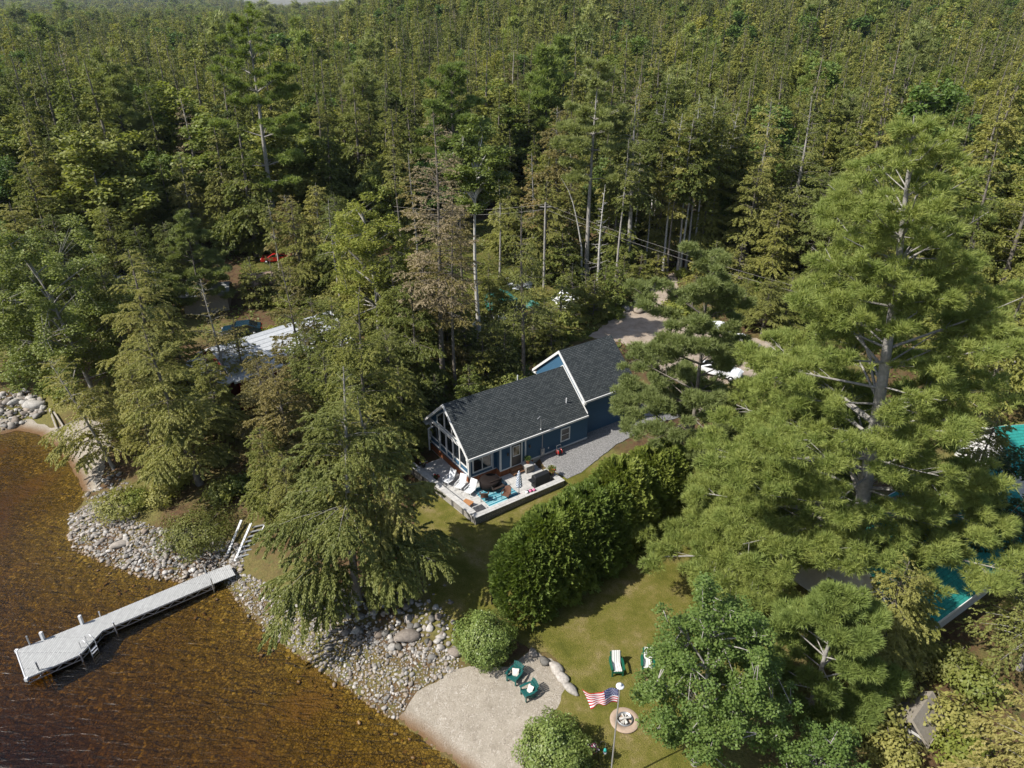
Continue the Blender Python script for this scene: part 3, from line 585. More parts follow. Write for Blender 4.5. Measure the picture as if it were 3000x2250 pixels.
# bodies
WB = -.05; MID = 3.77; HALF = 3.66; RZ = 5.43
b_ = MB(); wy = .72
b_.prism([(wy, WB), (7.1, WB), (7.1, RZ-.2-(7.1-MID)*SL), (MID, RZ-.22), (wy, RZ-.2-(MID-wy)*SL)], .4, 11.9, 'x')
b_.box(2.95, 12.02, .12, wy+.02, WB, 2.03)
b_.build('wall', MATS['blue_siding'], house)
b_ = MB(); b_.box(.44, 11.88, wy+.03, 7.06, -1.2, WB); b_.box(6.2, 12.0, .15, wy+.1, -1.2, WB-.005); b_.build('foundation', MATS['concrete'], house)
b_ = MB()
b_.box(.50, 2.93, wy-.012, wy+.028, -.7, WB-.002); b_.box(2.93, 6.2, .11, .148, -.7, WB-.002); b_.box(2.93, 2.975, .148, wy, -.7, WB-.002); b_.box(.405, .439, .75, 7.06, -.7, WB-.002)
b_.build('skirting', MATS['cedar_boards'], house)
b_ = MB(); b_.box(2.9, 12.0, .05, .12, WB-.02, WB+.05); b_.box(.37, 2.95, wy-.05, wy-.003, WB-.02, WB+.05)
b_.box(.34, .52, wy-.045, wy+.12, WB+.05, 2.2); b_.box(2.92, 3.05, .07, .21, WB+.05, 2.02); b_.box(2.58, 2.68, wy-.03, wy-.002, WB+.05, 2.2); b_.box(5.36, 5.49, .075, .118, WB+.05, 2.02)
b_.box(.34, .50, 7.0, 7.15, WB, 2.2)
b_.build('corner_trim', MATS['white_trim'], house)
roof(0, ROOFX, MID, HALF, RZ)
rake(0, MID, HALF, RZ)
b_ = MB(); b_.box(0, ROOFX, MID-HALF-.09, MID-HALF-.003, RZ-HALF*SL-.19, RZ-HALF*SL-.02); b_.box(0, ROOFX, MID+HALF+.003, MID+HALF+.09, RZ-HALF*SL-.19, RZ-HALF*SL-.02)
b_.build('gutter', MATS['white_trim'], house)
b_ = MB()
for sgn in (-1, 1):
    p = [(MID, RZ-.175), (MID+sgn*(HALF-.02), RZ-(HALF-.02)*SL-.175), (MID+sgn*(HALF-.02), RZ-(HALF-.02)*SL-.20), (MID, RZ-.20)]
    if sgn > 0: p = p[::-1]
    b_.prism(p, .01, 11.95, 'x')
b_.box(.02, .42, MID-HALF-.0, MID-HALF+.42, RZ-HALF*SL-.36, RZ-HALF*SL-.21); b_.box(.02, .42, MID+HALF-.42, MID+HALF, RZ-HALF*SL-.36, RZ-HALF*SL-.21)
b_.build('soffit', MATS['white_trim'], house)
# garage
GM = 4.28; GHALF = 3.80; GRZ = 6.74; GX0 = 11.9
b_ = MB(); b_.prism([(GM-3.4, -.9), (GM+3.4, -.9), (GM+3.4, GRZ-.2-3.4*SL), (GM, GRZ-.22), (GM-3.4, GRZ-.2-3.4*SL)], GX0+.14, GX0+5.7, 'x'); b_.build('garage_wall', MATS['blue_siding'], house)
roof(GX0, GX0+6, GM, GHALF, GRZ); rake(GX0, GM, GHALF, GRZ)
b_ = MB(); b_.box(GX0, GX0+6, GM-GHALF-.09, GM-GHALF-.003, GRZ-GHALF*SL-.19, GRZ-GHALF*SL-.02)
b_.box(GX0+5.62, GX0+5.76, GM-3.44, GM-3.30, -.9, 3.0); b_.box(GX0+.11, GX0+.22, GM-3.44, GM-3.30, 0, 3.0); b_.box(GX0+.11, GX0+.22, GM+3.30, GM+3.44, 0, 3.0)
b_.box(GX0+.02, GX0+.22, GM-GHALF, GM-GHALF+.4, GRZ-GHALF*SL-.40, GRZ-GHALF*SL-.2); b_.box(GX0+.02, GX0+.22, GM+GHALF-.4, GM+GHALF, GRZ-GHALF*SL-.40, GRZ-GHALF*SL-.2)
b_.build('garage_trim', MATS['white_trim'], house)
b_ = MB()
for sgn in (-1, 1):      # flashing where the lower roof meets the garage gable
    p = [(MID, RZ+.10), (MID+sgn*3.6, RZ+.10-3.6*SL), (MID+sgn*3.6, RZ+.0-3.6*SL), (MID, RZ+.0)]
    if sgn > 0: p = p[::-1]
    b_.prism(p, 11.97, 12.037, 'x')
b_.build('flashing', MATS['white_trim'], house)
def window(parent, O, U, N, wd, ht, mull=(), bars=(), fw=.10, top=None, name='window', slope=0):
    """O lower-left corner on the wall, U along the wall, N outward; frame is the part, pane its sub-part"""
    U = Vector(U).normalized(); N = Vector(N).normalized(); Z = Vector((0, 0, 1)); O = Vector(O)
    M = Matrix((U, N, Z)).transposed().to_4x4(); M.translation = O; f = MB(); s = slope
    def br(x0, x1, z0a, z0b, z1a, z1b, d=.06, y0=.003):
        f.add([(x0,y0,z0a),(x1,y0,z0b),(x1,y0+d,z0b),(x0,y0+d,z0a),(x0,y0,z1a),(x1,y0,z1b),(x1,y0+d,z1b),(x0,y0+d,z1a)], [(0,3,2,1),(4,5,6,7),(0,1,5,4),(1,2,6,5),(2,3,7,6),(3,0,4,7)], 0, False, M)
    h0, h1 = ht, ht+s*wd
    br(-fw, wd+fw, -fw, -fw, 0, 0); br(-fw, wd+fw, h0-s*fw, h1+s*fw, h0+fw*1.2, h1+fw*1.2); br(-fw, 0, 0, 0, h0-s*fw, h0); br(wd, wd+fw, 0, 0, h1, h1+s*fw)
    for q in mull: br(q-.035, q+.035, 0, 0, ht+s*(q-.035), ht+s*(q+.035), .05)
    for q in bars: br(0, wd, q-.025, q-.025, q+.025, q+.025, .045)
    fo = f.build(name, MATS['white_trim'], parent); p = MB(); p.add([(0,.006,0),(wd,.006,0),(wd,.006,h1),(0,.006,h0),(0,.018,0),(wd,.018,0),(wd,.018,h1),(0,.018,h0)], [(0,1,2,3),(7,6,5,4),(0,4,5,1),(1,5,6,2),(2,6,7,3),(3,7,4,0)], 0, False, M)
    p.build('pane', MATS['glass_dark'], fo); return fo
X = (1, 0, 0); NY = (0, -1, 0); NX = (-1, 0, 0)
window(house, (.80, wy, .38), X, NY, 1.62, 1.12, mull=(.81,))
window(house, (9.15, .12, .62), X, NY, .80, 1.08, bars=(.54,))
# entry door
d_ = MB(); d_.box(4.02, 4.98, .078, .116, .0, 2.0); d_ = d_.build('door', MATS['black_metal'], house)
q = MB(); q.box(4.2, 4.8, .066, .076, .95, 1.8); q.build('door_pane', mat('warm_glass', (.10,.08,.045), .1, .7), d_)
q = MB()
for a in ((4.14,4.2,.89,1.86),(4.8,4.86,.89,1.86)): q.box(a[0], a[1], .062, .077, a[2], a[3])
q.box(4.2, 4.8, .062, .077, .89, .95); q.box(4.2, 4.8, .062, .077, 1.8, 1.86); q.build('pane_frame', MATS['white_trim'], d_)
q = MB(); q.box(3.9, 4.02, .055, .119, .0, 2.0); q.box(4.98, 5.10, .055, .119, .0, 2.0); q.build('door_frame', MATS['white_trim'], house)
# lakeside gable glazing (the wall at x=.4 faces the lake)
for y0, y1, z0, sl in ((5.55, 4.45, 2.75, 1), (4.3, 3.3, 2.75, 0), (3.15, 2.15, 2.75, -1)):
    wdt = y0-y1; zc = RZ-.55-max(abs(y0-MID), abs(y1-MID))*SL
    if sl == 0: window(house, (.4, y0, z0), (0,-1,0), NX, wdt, RZ-.75-.53*SL-z0)
    else: window(house, (.4, y0, z0), (0,-1,0), NX, wdt, (RZ-.60-abs(y0-MID)*SL)-z0, slope=SL*sl)
for y0, n_ in ((6.75, 1.35), (5.2, .95), (4.1, .95), (3.0, .95), (1.95, .95)):
    window(house, (.4, y0, .85), (0,-1,0), NX, n_, 1.35)
b_ = MB(); b_.box(.30, .397, .74, 7.1, 2.40, 2.52); b_.box(.32, .397, .74, 7.1, .20, .27)
for y in (5.35, 4.2, 3.1, 2.02): b_.box(.31, .398, y-.06, y+.06, .27, 2.40)
b_.build('gable_trim', MATS['white_trim'], house)
# porch posts and beam in front of the glazing at the far corner
b_ = MB(); b_.tube([(-.0, 6.6, -.4), (-.0, 6.6, 1.7)], .07, 8); b_.bar((0, 6.6, 1.7), (.4, 6.6, 1.8), .1, .1); b_.build('porch_post', MATS['white_trim'], house)
# vents, service mast, meter, lights, outlet
def RP(x, y, up=0): return (x, y, RZ-abs(y-MID)*SL+up)
b_ = MB(); b_.tube([RP(10.55, 1.35, -.1), RP(10.55, 1.35, .45)], .05, 10); b_.build('vent_pipe', MATS['white_plastic'], house)
b_ = MB(); b_.tube([RP(7.4, 4.1, -.1), RP(7.4, 4.1, .55)], .05, 10); b_.build('vent_pipe', MATS['white_plastic'], house)
b_ = MB(); b_.tube([(7.1, .05, .6), (7.1, .05, 2.0)], .035, 8); b_.tube([RP(7.1, .28, -.1), RP(7.1, .28, 1.15), (7.0, .28, RP(7.1, .28)[2]+1.3), (6.72, .28, RP(7.1, .28)[2]+1.12)], .032, 8)
b_.lathe([(.10,0),(.09,.05),(.035,.12)], 10, RP(7.1, .28, -.02)); b_.tube([RP(7.1, .28, .85), RP(7.5, .30, .82)], .014, 6); sm_ = b_.build('service_mast', MATS['grey_metal'], house)
b_ = MB(); b_.box(6.93, 7.27, -.07, .116, .0, .68); b_.lathe([(.09,0),(.09,.05),(.06,.08)], 14, (0,0,0), M=Matrix.Translation((7.1,-.07,.45)) @ Matrix.Rotation(math.pi/2,4,'X')); b_.build('meter_box', MATS['grey_metal'], house, bevel=.01)
for x in (3.6, 5.75):
    b_ = MB(); b_.lathe([(.03,0),(.09,.05),(.10,.2),(.06,.27),(.02,.32)], 10, (x, -.05, 1.25)); b_.bar((x, .11, 1.5), (x, -.05, 1.52), .03, .03); b_.build('porch_lamp', MATS['black_metal'], house)
b_ = MB(); b_.box(7.75, 7.85, .09, .116, .35, .50); b_.build('outlet_cover', MATS['white_plastic'], house)

# ---------------------------------------------------------------- patio
PZ = -.60                                         # patio surface, house-local
patio = empty('stone_patio', HO, HTH, 'raised stone patio with seat wall around the lake end of the blue house', 'patio')
cs_ = [(-1.75,-3.62),(6.35,-3.62),(6.35,.1),(2.9,.1),(2.9,.68),(.4,.68),(.4,5.2),(-2.6,5.2)]
b_ = MB(); b_.prism(cs_, -1.4, PZ, 'z'); b_.build('paving', MATS['cap_stone'], patio)
b_ = MB(); b_.box(-1.80, 6.45, -3.75, -3.35, -1.5, -.13); b_.build('long_wall', MATS['stone_wall_x'], patio)
M = Matrix.Translation((-1.80, -3.75, 0)) @ Matrix.Rotation(R_(5.5), 4, 'Z')
b_ = MB(); b_.box(0, .4, .405, 9.0, -1.5, -.13, M=M); b_.build('lake_wall', MATS['stone_wall_y'], patio)
b_ = MB(); b_.box(6.05, 6.45, -3.348, -1.7, -1.5, -.13); b_.build('end_wall', MATS['stone_wall_y'], patio)
b_ = MB(); b_.box(-1.86, 6.5, -3.81, -3.29, -.128, -.06); b_.box(5.99, 6.5, -3.287, -1.65, -.128, -.06); b_.box(-.06, .46, .52, 9.05, -.128, -.06, M=M)
b_.build('wall_cap', MATS['cap_stone'], patio, bevel=.012)
b_ = MB(); b_.box(-1.36, -.45, -3.285, -2.55, PZ+.002, -.09); b_.build('fire_table_base', MATS['cap_stone'], patio)
b_ = MB(); b_.box(4.95, 5.75, -.75, .10, PZ+.002, .0); b_.build('stone_pier', MATS['stone_wall_x'], patio)
b_ = MB(); b_.box(4.9, 5.8, -.8, .105, .002, .06); b_.build('pier_cap', MATS['cap_stone'], patio)
fp = MB(); fp.box(-.40, .40, -.33, .33, 0, .04)
rg = random.Random(4)
for k in range(160): 
    c = (rg.uniform(-.36,.36), rg.uniform(-.29,.29), .045); r_ = rg.uniform(.02,.045); fp.lathe([(r_*.3,-r_),(r_,-r_*.2),(r_*.8,r_*.6),(r_*.2,r_)], 5, c, 0, False)
o = fp.build('fire_pit', [MATS['lava']]); o.location = HL(-1.28+.3, -3.0, -.085); o.rotation_euler = (0,0,HTH); tag(o, 'square black lava rock fire pit at the corner of the stone patio', 'fire pit')
# rug
m, t, b, L = node_mat('rug'); tc = t.nodes.new('ShaderNodeTexCoord'); sp = t.nodes.new('ShaderNodeSeparateXYZ'); L(tc.outputs['Object'], sp.inputs[0])
cx = t.nodes.new('ShaderNodeCombineXYZ'); L(sp.outputs[1], cx.inputs[0]); n = t.nodes.new('ShaderNodeTexNoise'); n.inputs['Scale'].default_value = 3.6; n.inputs['Detail'].default_value = 3; L(cx.outputs[0], n.inputs['Vector'])
r = ramp(n.outputs[0], [(.38,(.010,.10,.15)),(.46,(.015,.19,.25)),(.5,(.20,.40,.45)),(.56,(.42,.55,.58)),(.60,(.02,.22,.28))]); t.nodes[-1].color_ramp.interpolation = 'CONSTANT'; L(r, b.inputs['Base Color']); b.inputs['Roughness'].default_value = .95
b_ = MB(); b_.box(-1.38, 1.38, -1.58, 1.58, 0, .015); o = b_.build('outdoor_rug', m); o.location = HL(1.50, -1.65, PZ+.004); o.rotation_euler = (0,0,HTH); tag(o, 'blue and teal striped outdoor rug on the patio', 'rug')
# steps
st_ = empty('wooden_steps', HL(4.5, .10, PZ), HTH, 'two wide brown wooden steps below the black entry door', 'steps')
for k, (y0, y1, z) in enumerate(((-.62, -.32, .22), (-.32, .0, .45))):
    b_ = MB(); b_.box(-.62, .62, y0, y1, z-.05, z); b_.build('tread', mat('oiled_wood%d' % k, (.20,.10,.05), .6, .3, noise=(5,.3), col2=(.28,.15,.08)) if k == 0 else MATS['oiled_wood0'], st_)
b_ = MB(); b_.box(-.60, -.55, -.60, -.02, 0, .17); b_.box(.55, .60, -.60, -.02, 0, .17); b_.box(-.58, .58, -.30, -.02, .171, .395); b_.build('riser', MATS['oiled_wood0'], st_)
# umbrella (closed, checked)
m, t, b, L = node_mat('check'); tc = t.nodes.new('ShaderNodeTexCoord'); sp = t.nodes.new('ShaderNodeSeparateXYZ'); L(tc.outputs['Object'], sp.inputs[0])
at_ = t.nodes.new('ShaderNodeMath'); at_.operation = 'ARCTAN2'; L(sp.outputs[1], at_.inputs[0]); L(sp.outputs[0], at_.inputs[1]); ml = t.nodes.new('ShaderNodeMath'); ml.operation = 'MULTIPLY'; ml.inputs[1].default_value = 16/(2*math.pi); L(at_.outputs[0], ml.inputs[0])
cb_ = t.nodes.new('ShaderNodeCombineXYZ'); L(ml.outputs[0], cb_.inputs[0]); mz = t.nodes.new('ShaderNodeMath'); mz.operation = 'MULTIPLY'; mz.inputs[1].default_value = 9.0; L(sp.outputs[2], mz.inputs[0]); L(mz.outputs[0], cb_.inputs[1])
ck = t.nodes.new('ShaderNodeTexChecker'); ck.inputs['Scale'].default_value = 1; ck.inputs[1].default_value = (.72,.74,.75,1); ck.inputs[2].default_value = (.02,.08,.20,1); L(cb_.outputs[0], ck.inputs[0]); L(ck.outputs[0], b.inputs['Base Color']); b.inputs['Roughness'].default_value = .9
um = empty('patio_umbrella', HL(2.7, -2.9, PZ), HTH, 'closed blue and white checked umbrella standing on the patio', 'umbrella')
b_ = MB(); b_.tube([(0,0,0),(0,0,2.45)], .022, 8); b_.build('pole', MATS['black_metal'], um)
b_ = MB(); b_.lathe([(.22,0),(.22,.05),(.05,.09),(.03,.3)], 16); b_.build('base', MATS['black_metal'], um)
b_ = MB(); N_ = 24; pr = [(.20,.95),(.235,1.05),(.20,1.35),(.17,1.75),(.12,2.15),(.05,2.4),(.01,2.46)]
vs = [(r_*(1+.16*(j%3==0))*math.cos(2*math.pi*j/N_), r_*(1+.16*(j%3==0))*math.sin(2*math.pi*j/N_), z) for r_, z in pr for j in range(N_)]
b_.add(vs, [(i*N_+j, i*N_+(j+1)%N_, (i+1)*N_+(j+1)%N_, (i+1)*N_+j) for i in range(len(pr)-1) for j in range(N_)], 0, False); b_.build('canopy', m, um)
# covered grill
gr = empty('covered_grill', HL(5.0, -2.60, PZ), HTH, 'barbecue grill under a fitted black cover beside the seat wall', 'grill')
b_ = MB(); b_.prism([(-.32,0),(.32,0),(.34,.75),(.27,1.05),(.02,1.16),(-.24,1.05),(-.34,.75)], -.70, .70, 'x'); b_.build('cover', MATS['black_cover'], gr, bevel=.05)
for x_ in (-1.05,.702): b_ = MB(); b_.box(x_,x_+.348,-.28,.28,.70,.78); b_.build('side_shelf', MATS['black_cover'], gr, bevel=.02)
# planters
def pot(name, label, P, r=.20, fl=(('leaf_hedge', 60), ('red_flower', 14)), seed=0, cat='planter', potm='terracotta'):
    e_ = empty(name, P, 0, label, cat); b_ = MB(); b_.lathe([(r*.65,0),(r*.95,r*1.5),(r*1.08,r*1.52),(r*1.08,r*1.8),(r*.9,r*1.8),(r*.88,r*1.6)], 18); b_.build('pot', MATS[potm], e_)
    rng = np.random.default_rng(seed)
    for nm, (mm, n) in zip(('leaves', 'flowers', 'blooms'), fl):
        d = rng.normal(0, 1, (n, 3)); d[:, 2] = abs(d[:, 2])+.4; d /= np.linalg.norm(d, axis=1)[:, None]; p = np.array([0, 0, r*1.6])+d*r*rng.uniform(.3, 1.7, n)[:, None]
        c_ = link(bpy.data.objects.new(nm, leaf_mesh(nm, diamonds(p, d+rng.normal(0,.5,(n,3)), rot_frame(d, rng, rng.uniform(0,6,n)), np.full(n, .13), np.full(n, .09)), MATS[mm]))); c_.parent = e_
    return e_
pot('flower_planter', 'clay pot of yellow green flowers on the end of the seat wall', HL(6.1,-2.6,-.06), .24, (('leaf_lime', 260), ('leaf_rust', 60), ('red_flower', 14)), 1)
pot('flower_planter', 'pot of dark foliage and yellow flowers on the stone pier by the house wall', HL(5.35,-.35,.062), .20, (('leaf_dark', 200), ('leaf_lime', 60)), 2)
pot('flower_planter', 'small dark pot with bright red geraniums behind the lounge chairs', HL(-1.6, 2.6, PZ), .17, (('leaf_dark', 120), ('red_flower', 50)), 3, potm='black_metal')
pot('flower_planter', 'red and white flower pot on the gable side of the patio', HL(-1.5, 4.9, PZ), .2, (('leaf_dark', 120), ('red_flower', 50), ('flag_white', 30)), 5, potm='black_metal')
# hose reel
hr = empty('hose_reel', HL(8.5, -.50, -.26), HTH, 'garden hose reel with red drum standing on the gravel', 'hose reel')
b_ = MB()
for x in (-.22, .22): b_.bar((x,-.2,.02),(x,.05,.62),.03,.03); b_.bar((x,.25,.02),(x,.05,.62),.03,.03); b_.bar((x,-.25,.02),(x,.28,.02),.03,.03)
b_.bar((-.22,.05,.62),(.22,.05,.62),.03,.03); b_.bar((-.22,.12,.95),(.22,.12,.95),.03,.03); b_.bar((-.22,.05,.6),(-.22,.12,.95),.03,.03); b_.bar((.22,.05,.6),(.22,.12,.95),.03,.03); b_.build('frame', MATS['grey_metal'], hr)
MX = Matrix.Translation((0,.05,.35)) @ Matrix.Rotation(math.pi/2,4,'Y'); b_ = MB(); b_.lathe([(.24,-.19),(.24,-.17),(.10,-.16),(.10,.16),(.24,.17),(.24,.19)], 20, M=MX); b_.build('drum', MATS['red_paint'], hr)
b_ = MB(); b_.lathe([(.11,-.155),(.20,-.15),(.215,0),(.20,.15),(.11,.155)], 20, M=MX); b_.build('hose', MATS['black_cover'], hr)
# wicker patio chairs
def wicker(label, x, y, rz):
    e_ = empty('wicker_chair', HL(x, y, PZ+.02), HTH+rz, label, 'chair', 'wicker chairs on the rug'); b_ = MB()
    for sx in (-.27, .27):
        for sy in (-.25, .25): b_.tube([(sx, sy, 0), (sx*1.0, sy, .36)], .018, 6)
    b_.build('legs', MATS['black_metal'], e_)
    b_ = MB(); b_.box(-.29,.29,-.28,.27,.36,.43); b_.build('seat', MATS['wicker'], e_, bevel=.03)
    b_ = MB(); vs = []; n_ = 9
    for i in range(6):
        for j in range(n_):
            a = (j/(n_-1)-.5)*2; z = .43+i*.1; yy = .25+i*.035-.16*a*a*(.9-.1*i); vs.append((a*(.31-.012*i), yy, z-(.10*a*a if i == 5 else 0)))
    vs += [(p[0], p[1]+.03, p[2]) for p in vs]; k = 6*n_
    fs = []
    for i in range(5):
        for j in range(n_-1): q = i*n_+j; fs += [(q, q+1, q+n_+1, q+n_), (k+q, k+q+n_, k+q+n_+1, k+q+1)]
    for i in range(5):
        for j in (0, n_-1): q = i*n_+j; fs.append((q, q+n_, k+q+n_, k+q))
    for j in range(n_-1): q = 5*n_+j; fs.append((q, q+1, k+q+1, k+q))
    b_.add(vs, fs, 0, True); b_.build('backrest', MATS['wicker'], e_)
    for s_ in (-1, 1): b_ = MB(); b_.tube([(s_*.30,.22,.70),(s_*.34,0,.64),(s_*.33,-.24,.60),(s_*.29,-.28,.40)], .03, 6); b_.build('armrest', MATS['wicker'], e_)
    return e_
wicker('brown wicker chair on the left end of the rug with its back to the house', .25, -1.75, R_(150)); wicker('brown wicker chair near the umbrella on the front edge of the rug', 1.75, -2.55, R_(-60))
# covered dining table and dark bench set
tb = empty('patio_table', HL(1.5, -.55, PZ+.02), HTH, 'round patio table under a dark brown cover by the window', 'table')
b_ = MB(); b_.lathe([(.80,.12),(.84,.5),(.82,.70),(.76,.76),(.3,.80),(.02,.82)], 22); b_.build('cover', mat('brown_cover', (.012,.008,.007), .8, .2, bump=(5,.5)), tb)
b_ = MB(); b_.lathe([(.3,0),(.28,.05),(.06,.1),(.06,.5)], 14); b_.build('base', MATS['black_metal'], tb)
bn = empty('glider_bench', HL(1.75, -1.35, PZ+.02), HTH, 'dark wicker bench with metal arms on the rug beside the covered table', 'bench')
b_ = MB(); b_.box(-.55,.55,-.26,.26,.34,.42); b_.build('seat', mat('dark_wicker', (.035,.025,.02), .8, .2, bump=(60,.5)), bn, bevel=.02)
b_ = MB(); b_.box(-.55,.55,.24,.30,.42,.86); b_.build('backrest', MATS['dark_wicker'], bn, bevel=.02)
for s_ in (-1,1): b_ = MB(); b_.tube([(s_*.55,-.26,0),(s_*.58,-.28,.55),(s_*.58,.1,.62),(s_*.56,.27,.60)], .018, 6); b_.tube([(s_*.55,.28,0),(s_*.55,.28,.8)], .018, 6); b_.build('arm_frame', MATS['black_metal'], bn)
# white sling lounge chairs at the lake end
def sling(label, x, y, rz):
    e_ = empty('lounge_chair', HL(x, y, PZ), HTH+rz, label, 'lounge chair', 'white sling chairs at the lake end'); b_ = MB()
    for s_ in (-.3,.3):
        b_.tube([(s_,-.45,0),(s_,-.40,.36),(s_,.30,.32),(s_,.65,1.05)], .02, 6); b_.tube([(s_,.45,0),(s_,.10,.60)], .02, 6); b_.bar((s_,-.38,.58),(s_,.38,.62),.05,.03); b_.tube([(s_,-.38,.36),(s_,-.36,.58)], .02, 6)
    b_.build('frame', MATS['white_plastic'], e_)
    b_ = MB(); b_.prism([(-.42,.36),(.28,.31),(.64,1.05),(.60,1.06),(.26,.335),(-.42,.385)], -.27, .27, 'x'); b_.build('sling', MATS['tarp_white'], e_); return e_
sling('white lounge chair farthest from the wicker chairs at the lake end', -.95, 1.7, R_(-70)); sling('white lounge chair in the middle at the lake end of the patio', -.55, .55, R_(-60)); sling('white lounge chair nearest the wicker chairs with a white sling', -.25, -.45, R_(-65))
b_ = MB(); rg = random.Random(9)
for k in range(5): b_.lathe([(.02,-.09),(.12,-.05),(.14,.02),(.05,.09)], 9, (rg.uniform(-.35,.35), rg.uniform(-.08,.08), .08), k % 3)
o = b_.build('towel_pile', [MATS['pink_fabric'], MATS['black_cover'], MATS['flag_white']]); o.location = HL(3.4, -3.45, -.06); o.rotation_euler = (0,0,HTH); tag(o, 'pink and black beach towels heaped on the seat wall', 'towels')
b_ = MB(); b_.lathe([(.03,-.12),(.17,-.08),(.19,.0),(.15,.10),(.04,.14)], 10, (0,0,.12)); b_.tube([(-.12,0,.2),(-.05,0,.36),(.08,0,.34),(.12,0,.2)], .012, 5)
o = b_.build('beach_bag', MATS['pink_fabric']); o.location = HL(2.85,-3.1,PZ); tag(o, 'pink beach bag at the foot of the closed umbrella', 'bag')
tr_ = empty('log_stool', HL(-1.35,-1.75,PZ), HTH+.4, 'orange brown slatted wooden table between fire pit and white chairs', 'table')
b_ = MB()
for k in range(6): b_.box(-.42,.42,-.38+k*.13,-.27+k*.13,.38,.41)
b_.build('tabletop', mat('orange_wood', (.36,.16,.06), .6, .3, noise=(5,.3), col2=(.46,.23,.10)), tr_); b_ = MB()
for sx in (-.36,.36):
    for sy in (-.3,.3): b_.box(sx-.03,sx+.03,sy-.03,sy+.03,0,.379)
b_.build('legs', MATS['orange_wood'], tr_)

# ---------------------------------------------------------------- dock
DZ = .62
dk = empty('dock', (0,0,0), 0, 'long grey plank dock with aluminium truss sides running out into the lake', 'dock')
A = Vector((-30.91,31.38)); Bp = Vector((-29.03,29.28)); C_ = Vector((-26.75,31.05)); Dp = Vector((-26.35,32.95)); E_ = Vector((-20.77,37.18)); F_ = Vector((-21.75,38.22))
m_ = F_+(E_-Dp).normalized()*-1; along = (E_-Dp).normalized(); nrm_ = Vector((-along.y, along.x)); F_ = E_+nrm_*1.4; T1 = Dp+nrm_*1.4-along*.0
deckp = [Bp, C_, Dp, E_, F_, T1, A]
decking2 = bpy.data.materials.get('decking'); 
b_ = MB(); b_.prism([(p.x, p.y) for p in deckp], DZ-.05, DZ, 'z'); b_.build('deck', MATS['decking'], dk)
R1 = E_+(Vector((-19.45,37.85))-E_)*1.0; R2 = R1+(F_-E_)*.95
b_ = MB(); b_.add([(E_.x,E_.y,DZ-.005),(R1.x,R1.y,.80),(R2.x,R2.y,.80),(F_.x,F_.y,DZ-.005),(E_.x,E_.y,DZ-.06),(R1.x,R1.y,.745),(R2.x,R2.y,.745),(F_.x,F_.y,DZ-.06)], [(0,1,2,3),(7,6,5,4),(0,4,5,1),(1,5,6,2),(2,6,7,3),(3,7,4,0)]); b_.build('ramp', MATS['decking'], dk)
def truss(p, q, name='truss', h=.34):
    b_ = MB(); a = Vector((*p, DZ-.075)); c = Vector((*q, DZ-.075)); L_ = (c-a).length; n = max(2, int(L_/.42)); dn = Vector((0,0,-h))
    b_.bar(a, c, .04, .05); b_.bar(a+dn, c+dn, .04, .04)
    for k in range(n):
        p0 = a.lerp(c, k/n); p1 = a.lerp(c, (k+1)/n); b_.bar(p0+(dn if k % 2 else Vector()), p1+(Vector() if k % 2 else dn), .025, .025)
    b_.bar(a, a+dn, .05, .05); b_.bar(c, c+dn, .05, .05); b_.build(name, MATS['aluminium'], dk)
ins = lambda p, q: (p+(q-p).normalized()*.02, q)
for p, q in ((Bp, C_), (C_, Dp), (Dp, E_), (F_, T1), (T1, A), (A, Bp)): truss(p, q)
def post(P, h, r=.05, name='post', mt='aluminium', sq=False, dp=-1.6):
    b_ = MB()
    if sq: b_.box(P[0]-r, P[0]+r, P[1]-r, P[1]+r, dp, DZ+h)
    else: b_.tube([(P[0],P[1],dp),(P[0],P[1],DZ+h)], r, 10)
    b_.build(name, MATS[mt], dk)
for P, h, r, sq, mt in ((A.lerp(T1,.16),.75,.05,False,'grey_metal'), (A.lerp(T1,.32),.62,.08,True,'white_plastic'), (A.lerp(T1,.80),.72,.08,True,'white_plastic'), (T1.lerp(F_,.02)+nrm_*.06,.40,.045,False,'aluminium'), (Dp.lerp(E_,.10)-nrm_*.06,.35,.045,False,'aluminium'), (E_-nrm_*.06-along*.1,.62,.045,False,'aluminium'), (F_+nrm_*.06-along*.1,.50,.045,False,'aluminium'), (Bp.lerp(C_,.24)+Vector((-.10,.14)),.72,.05,False,'grey_metal'), (C_,.12,.05,False,'aluminium')): post(P, h, r, 'post', mt, sq)
b_ = MB(); a = A.lerp(T1, 0); 
for P in (A, Bp): b_.box(P.x-.09,P.x+.09,P.y-.09,P.y+.09,DZ-.2,DZ+.03)
b_.bar((A.x-.03,A.y-.03,DZ-.02),(Bp.x-.03,Bp.y-.03,DZ-.02),.06,.10); b_.build('bumper', MATS['white_plastic'], dk)
ldr = MB(); lc = C_.lerp(Dp, .35); la = (Dp-C_).normalized(); ln = Vector((la.y, -la.x))
for s_ in (-.25,.25):
    p = lc+la*s_+ln*.06; q = p+ln*.30; i_ = p-ln*.35
    ldr.tube([(i_.x,i_.y,DZ+.0),(i_.x,i_.y,DZ+.55),(p.x,p.y,DZ+.75),(q.x,q.y,DZ+.55),(q.x,q.y,DZ-1.3)], .022, 7)
for k in range(5):
    p = lc-la*.25+ln*.36; q = lc+la*.25+ln*.36; z = DZ-.15-.25*k; ldr.bar((p.x,p.y,z),(q.x,q.y,z),.10,.03)
ldr.build('ladder', MATS['aluminium'], dk)

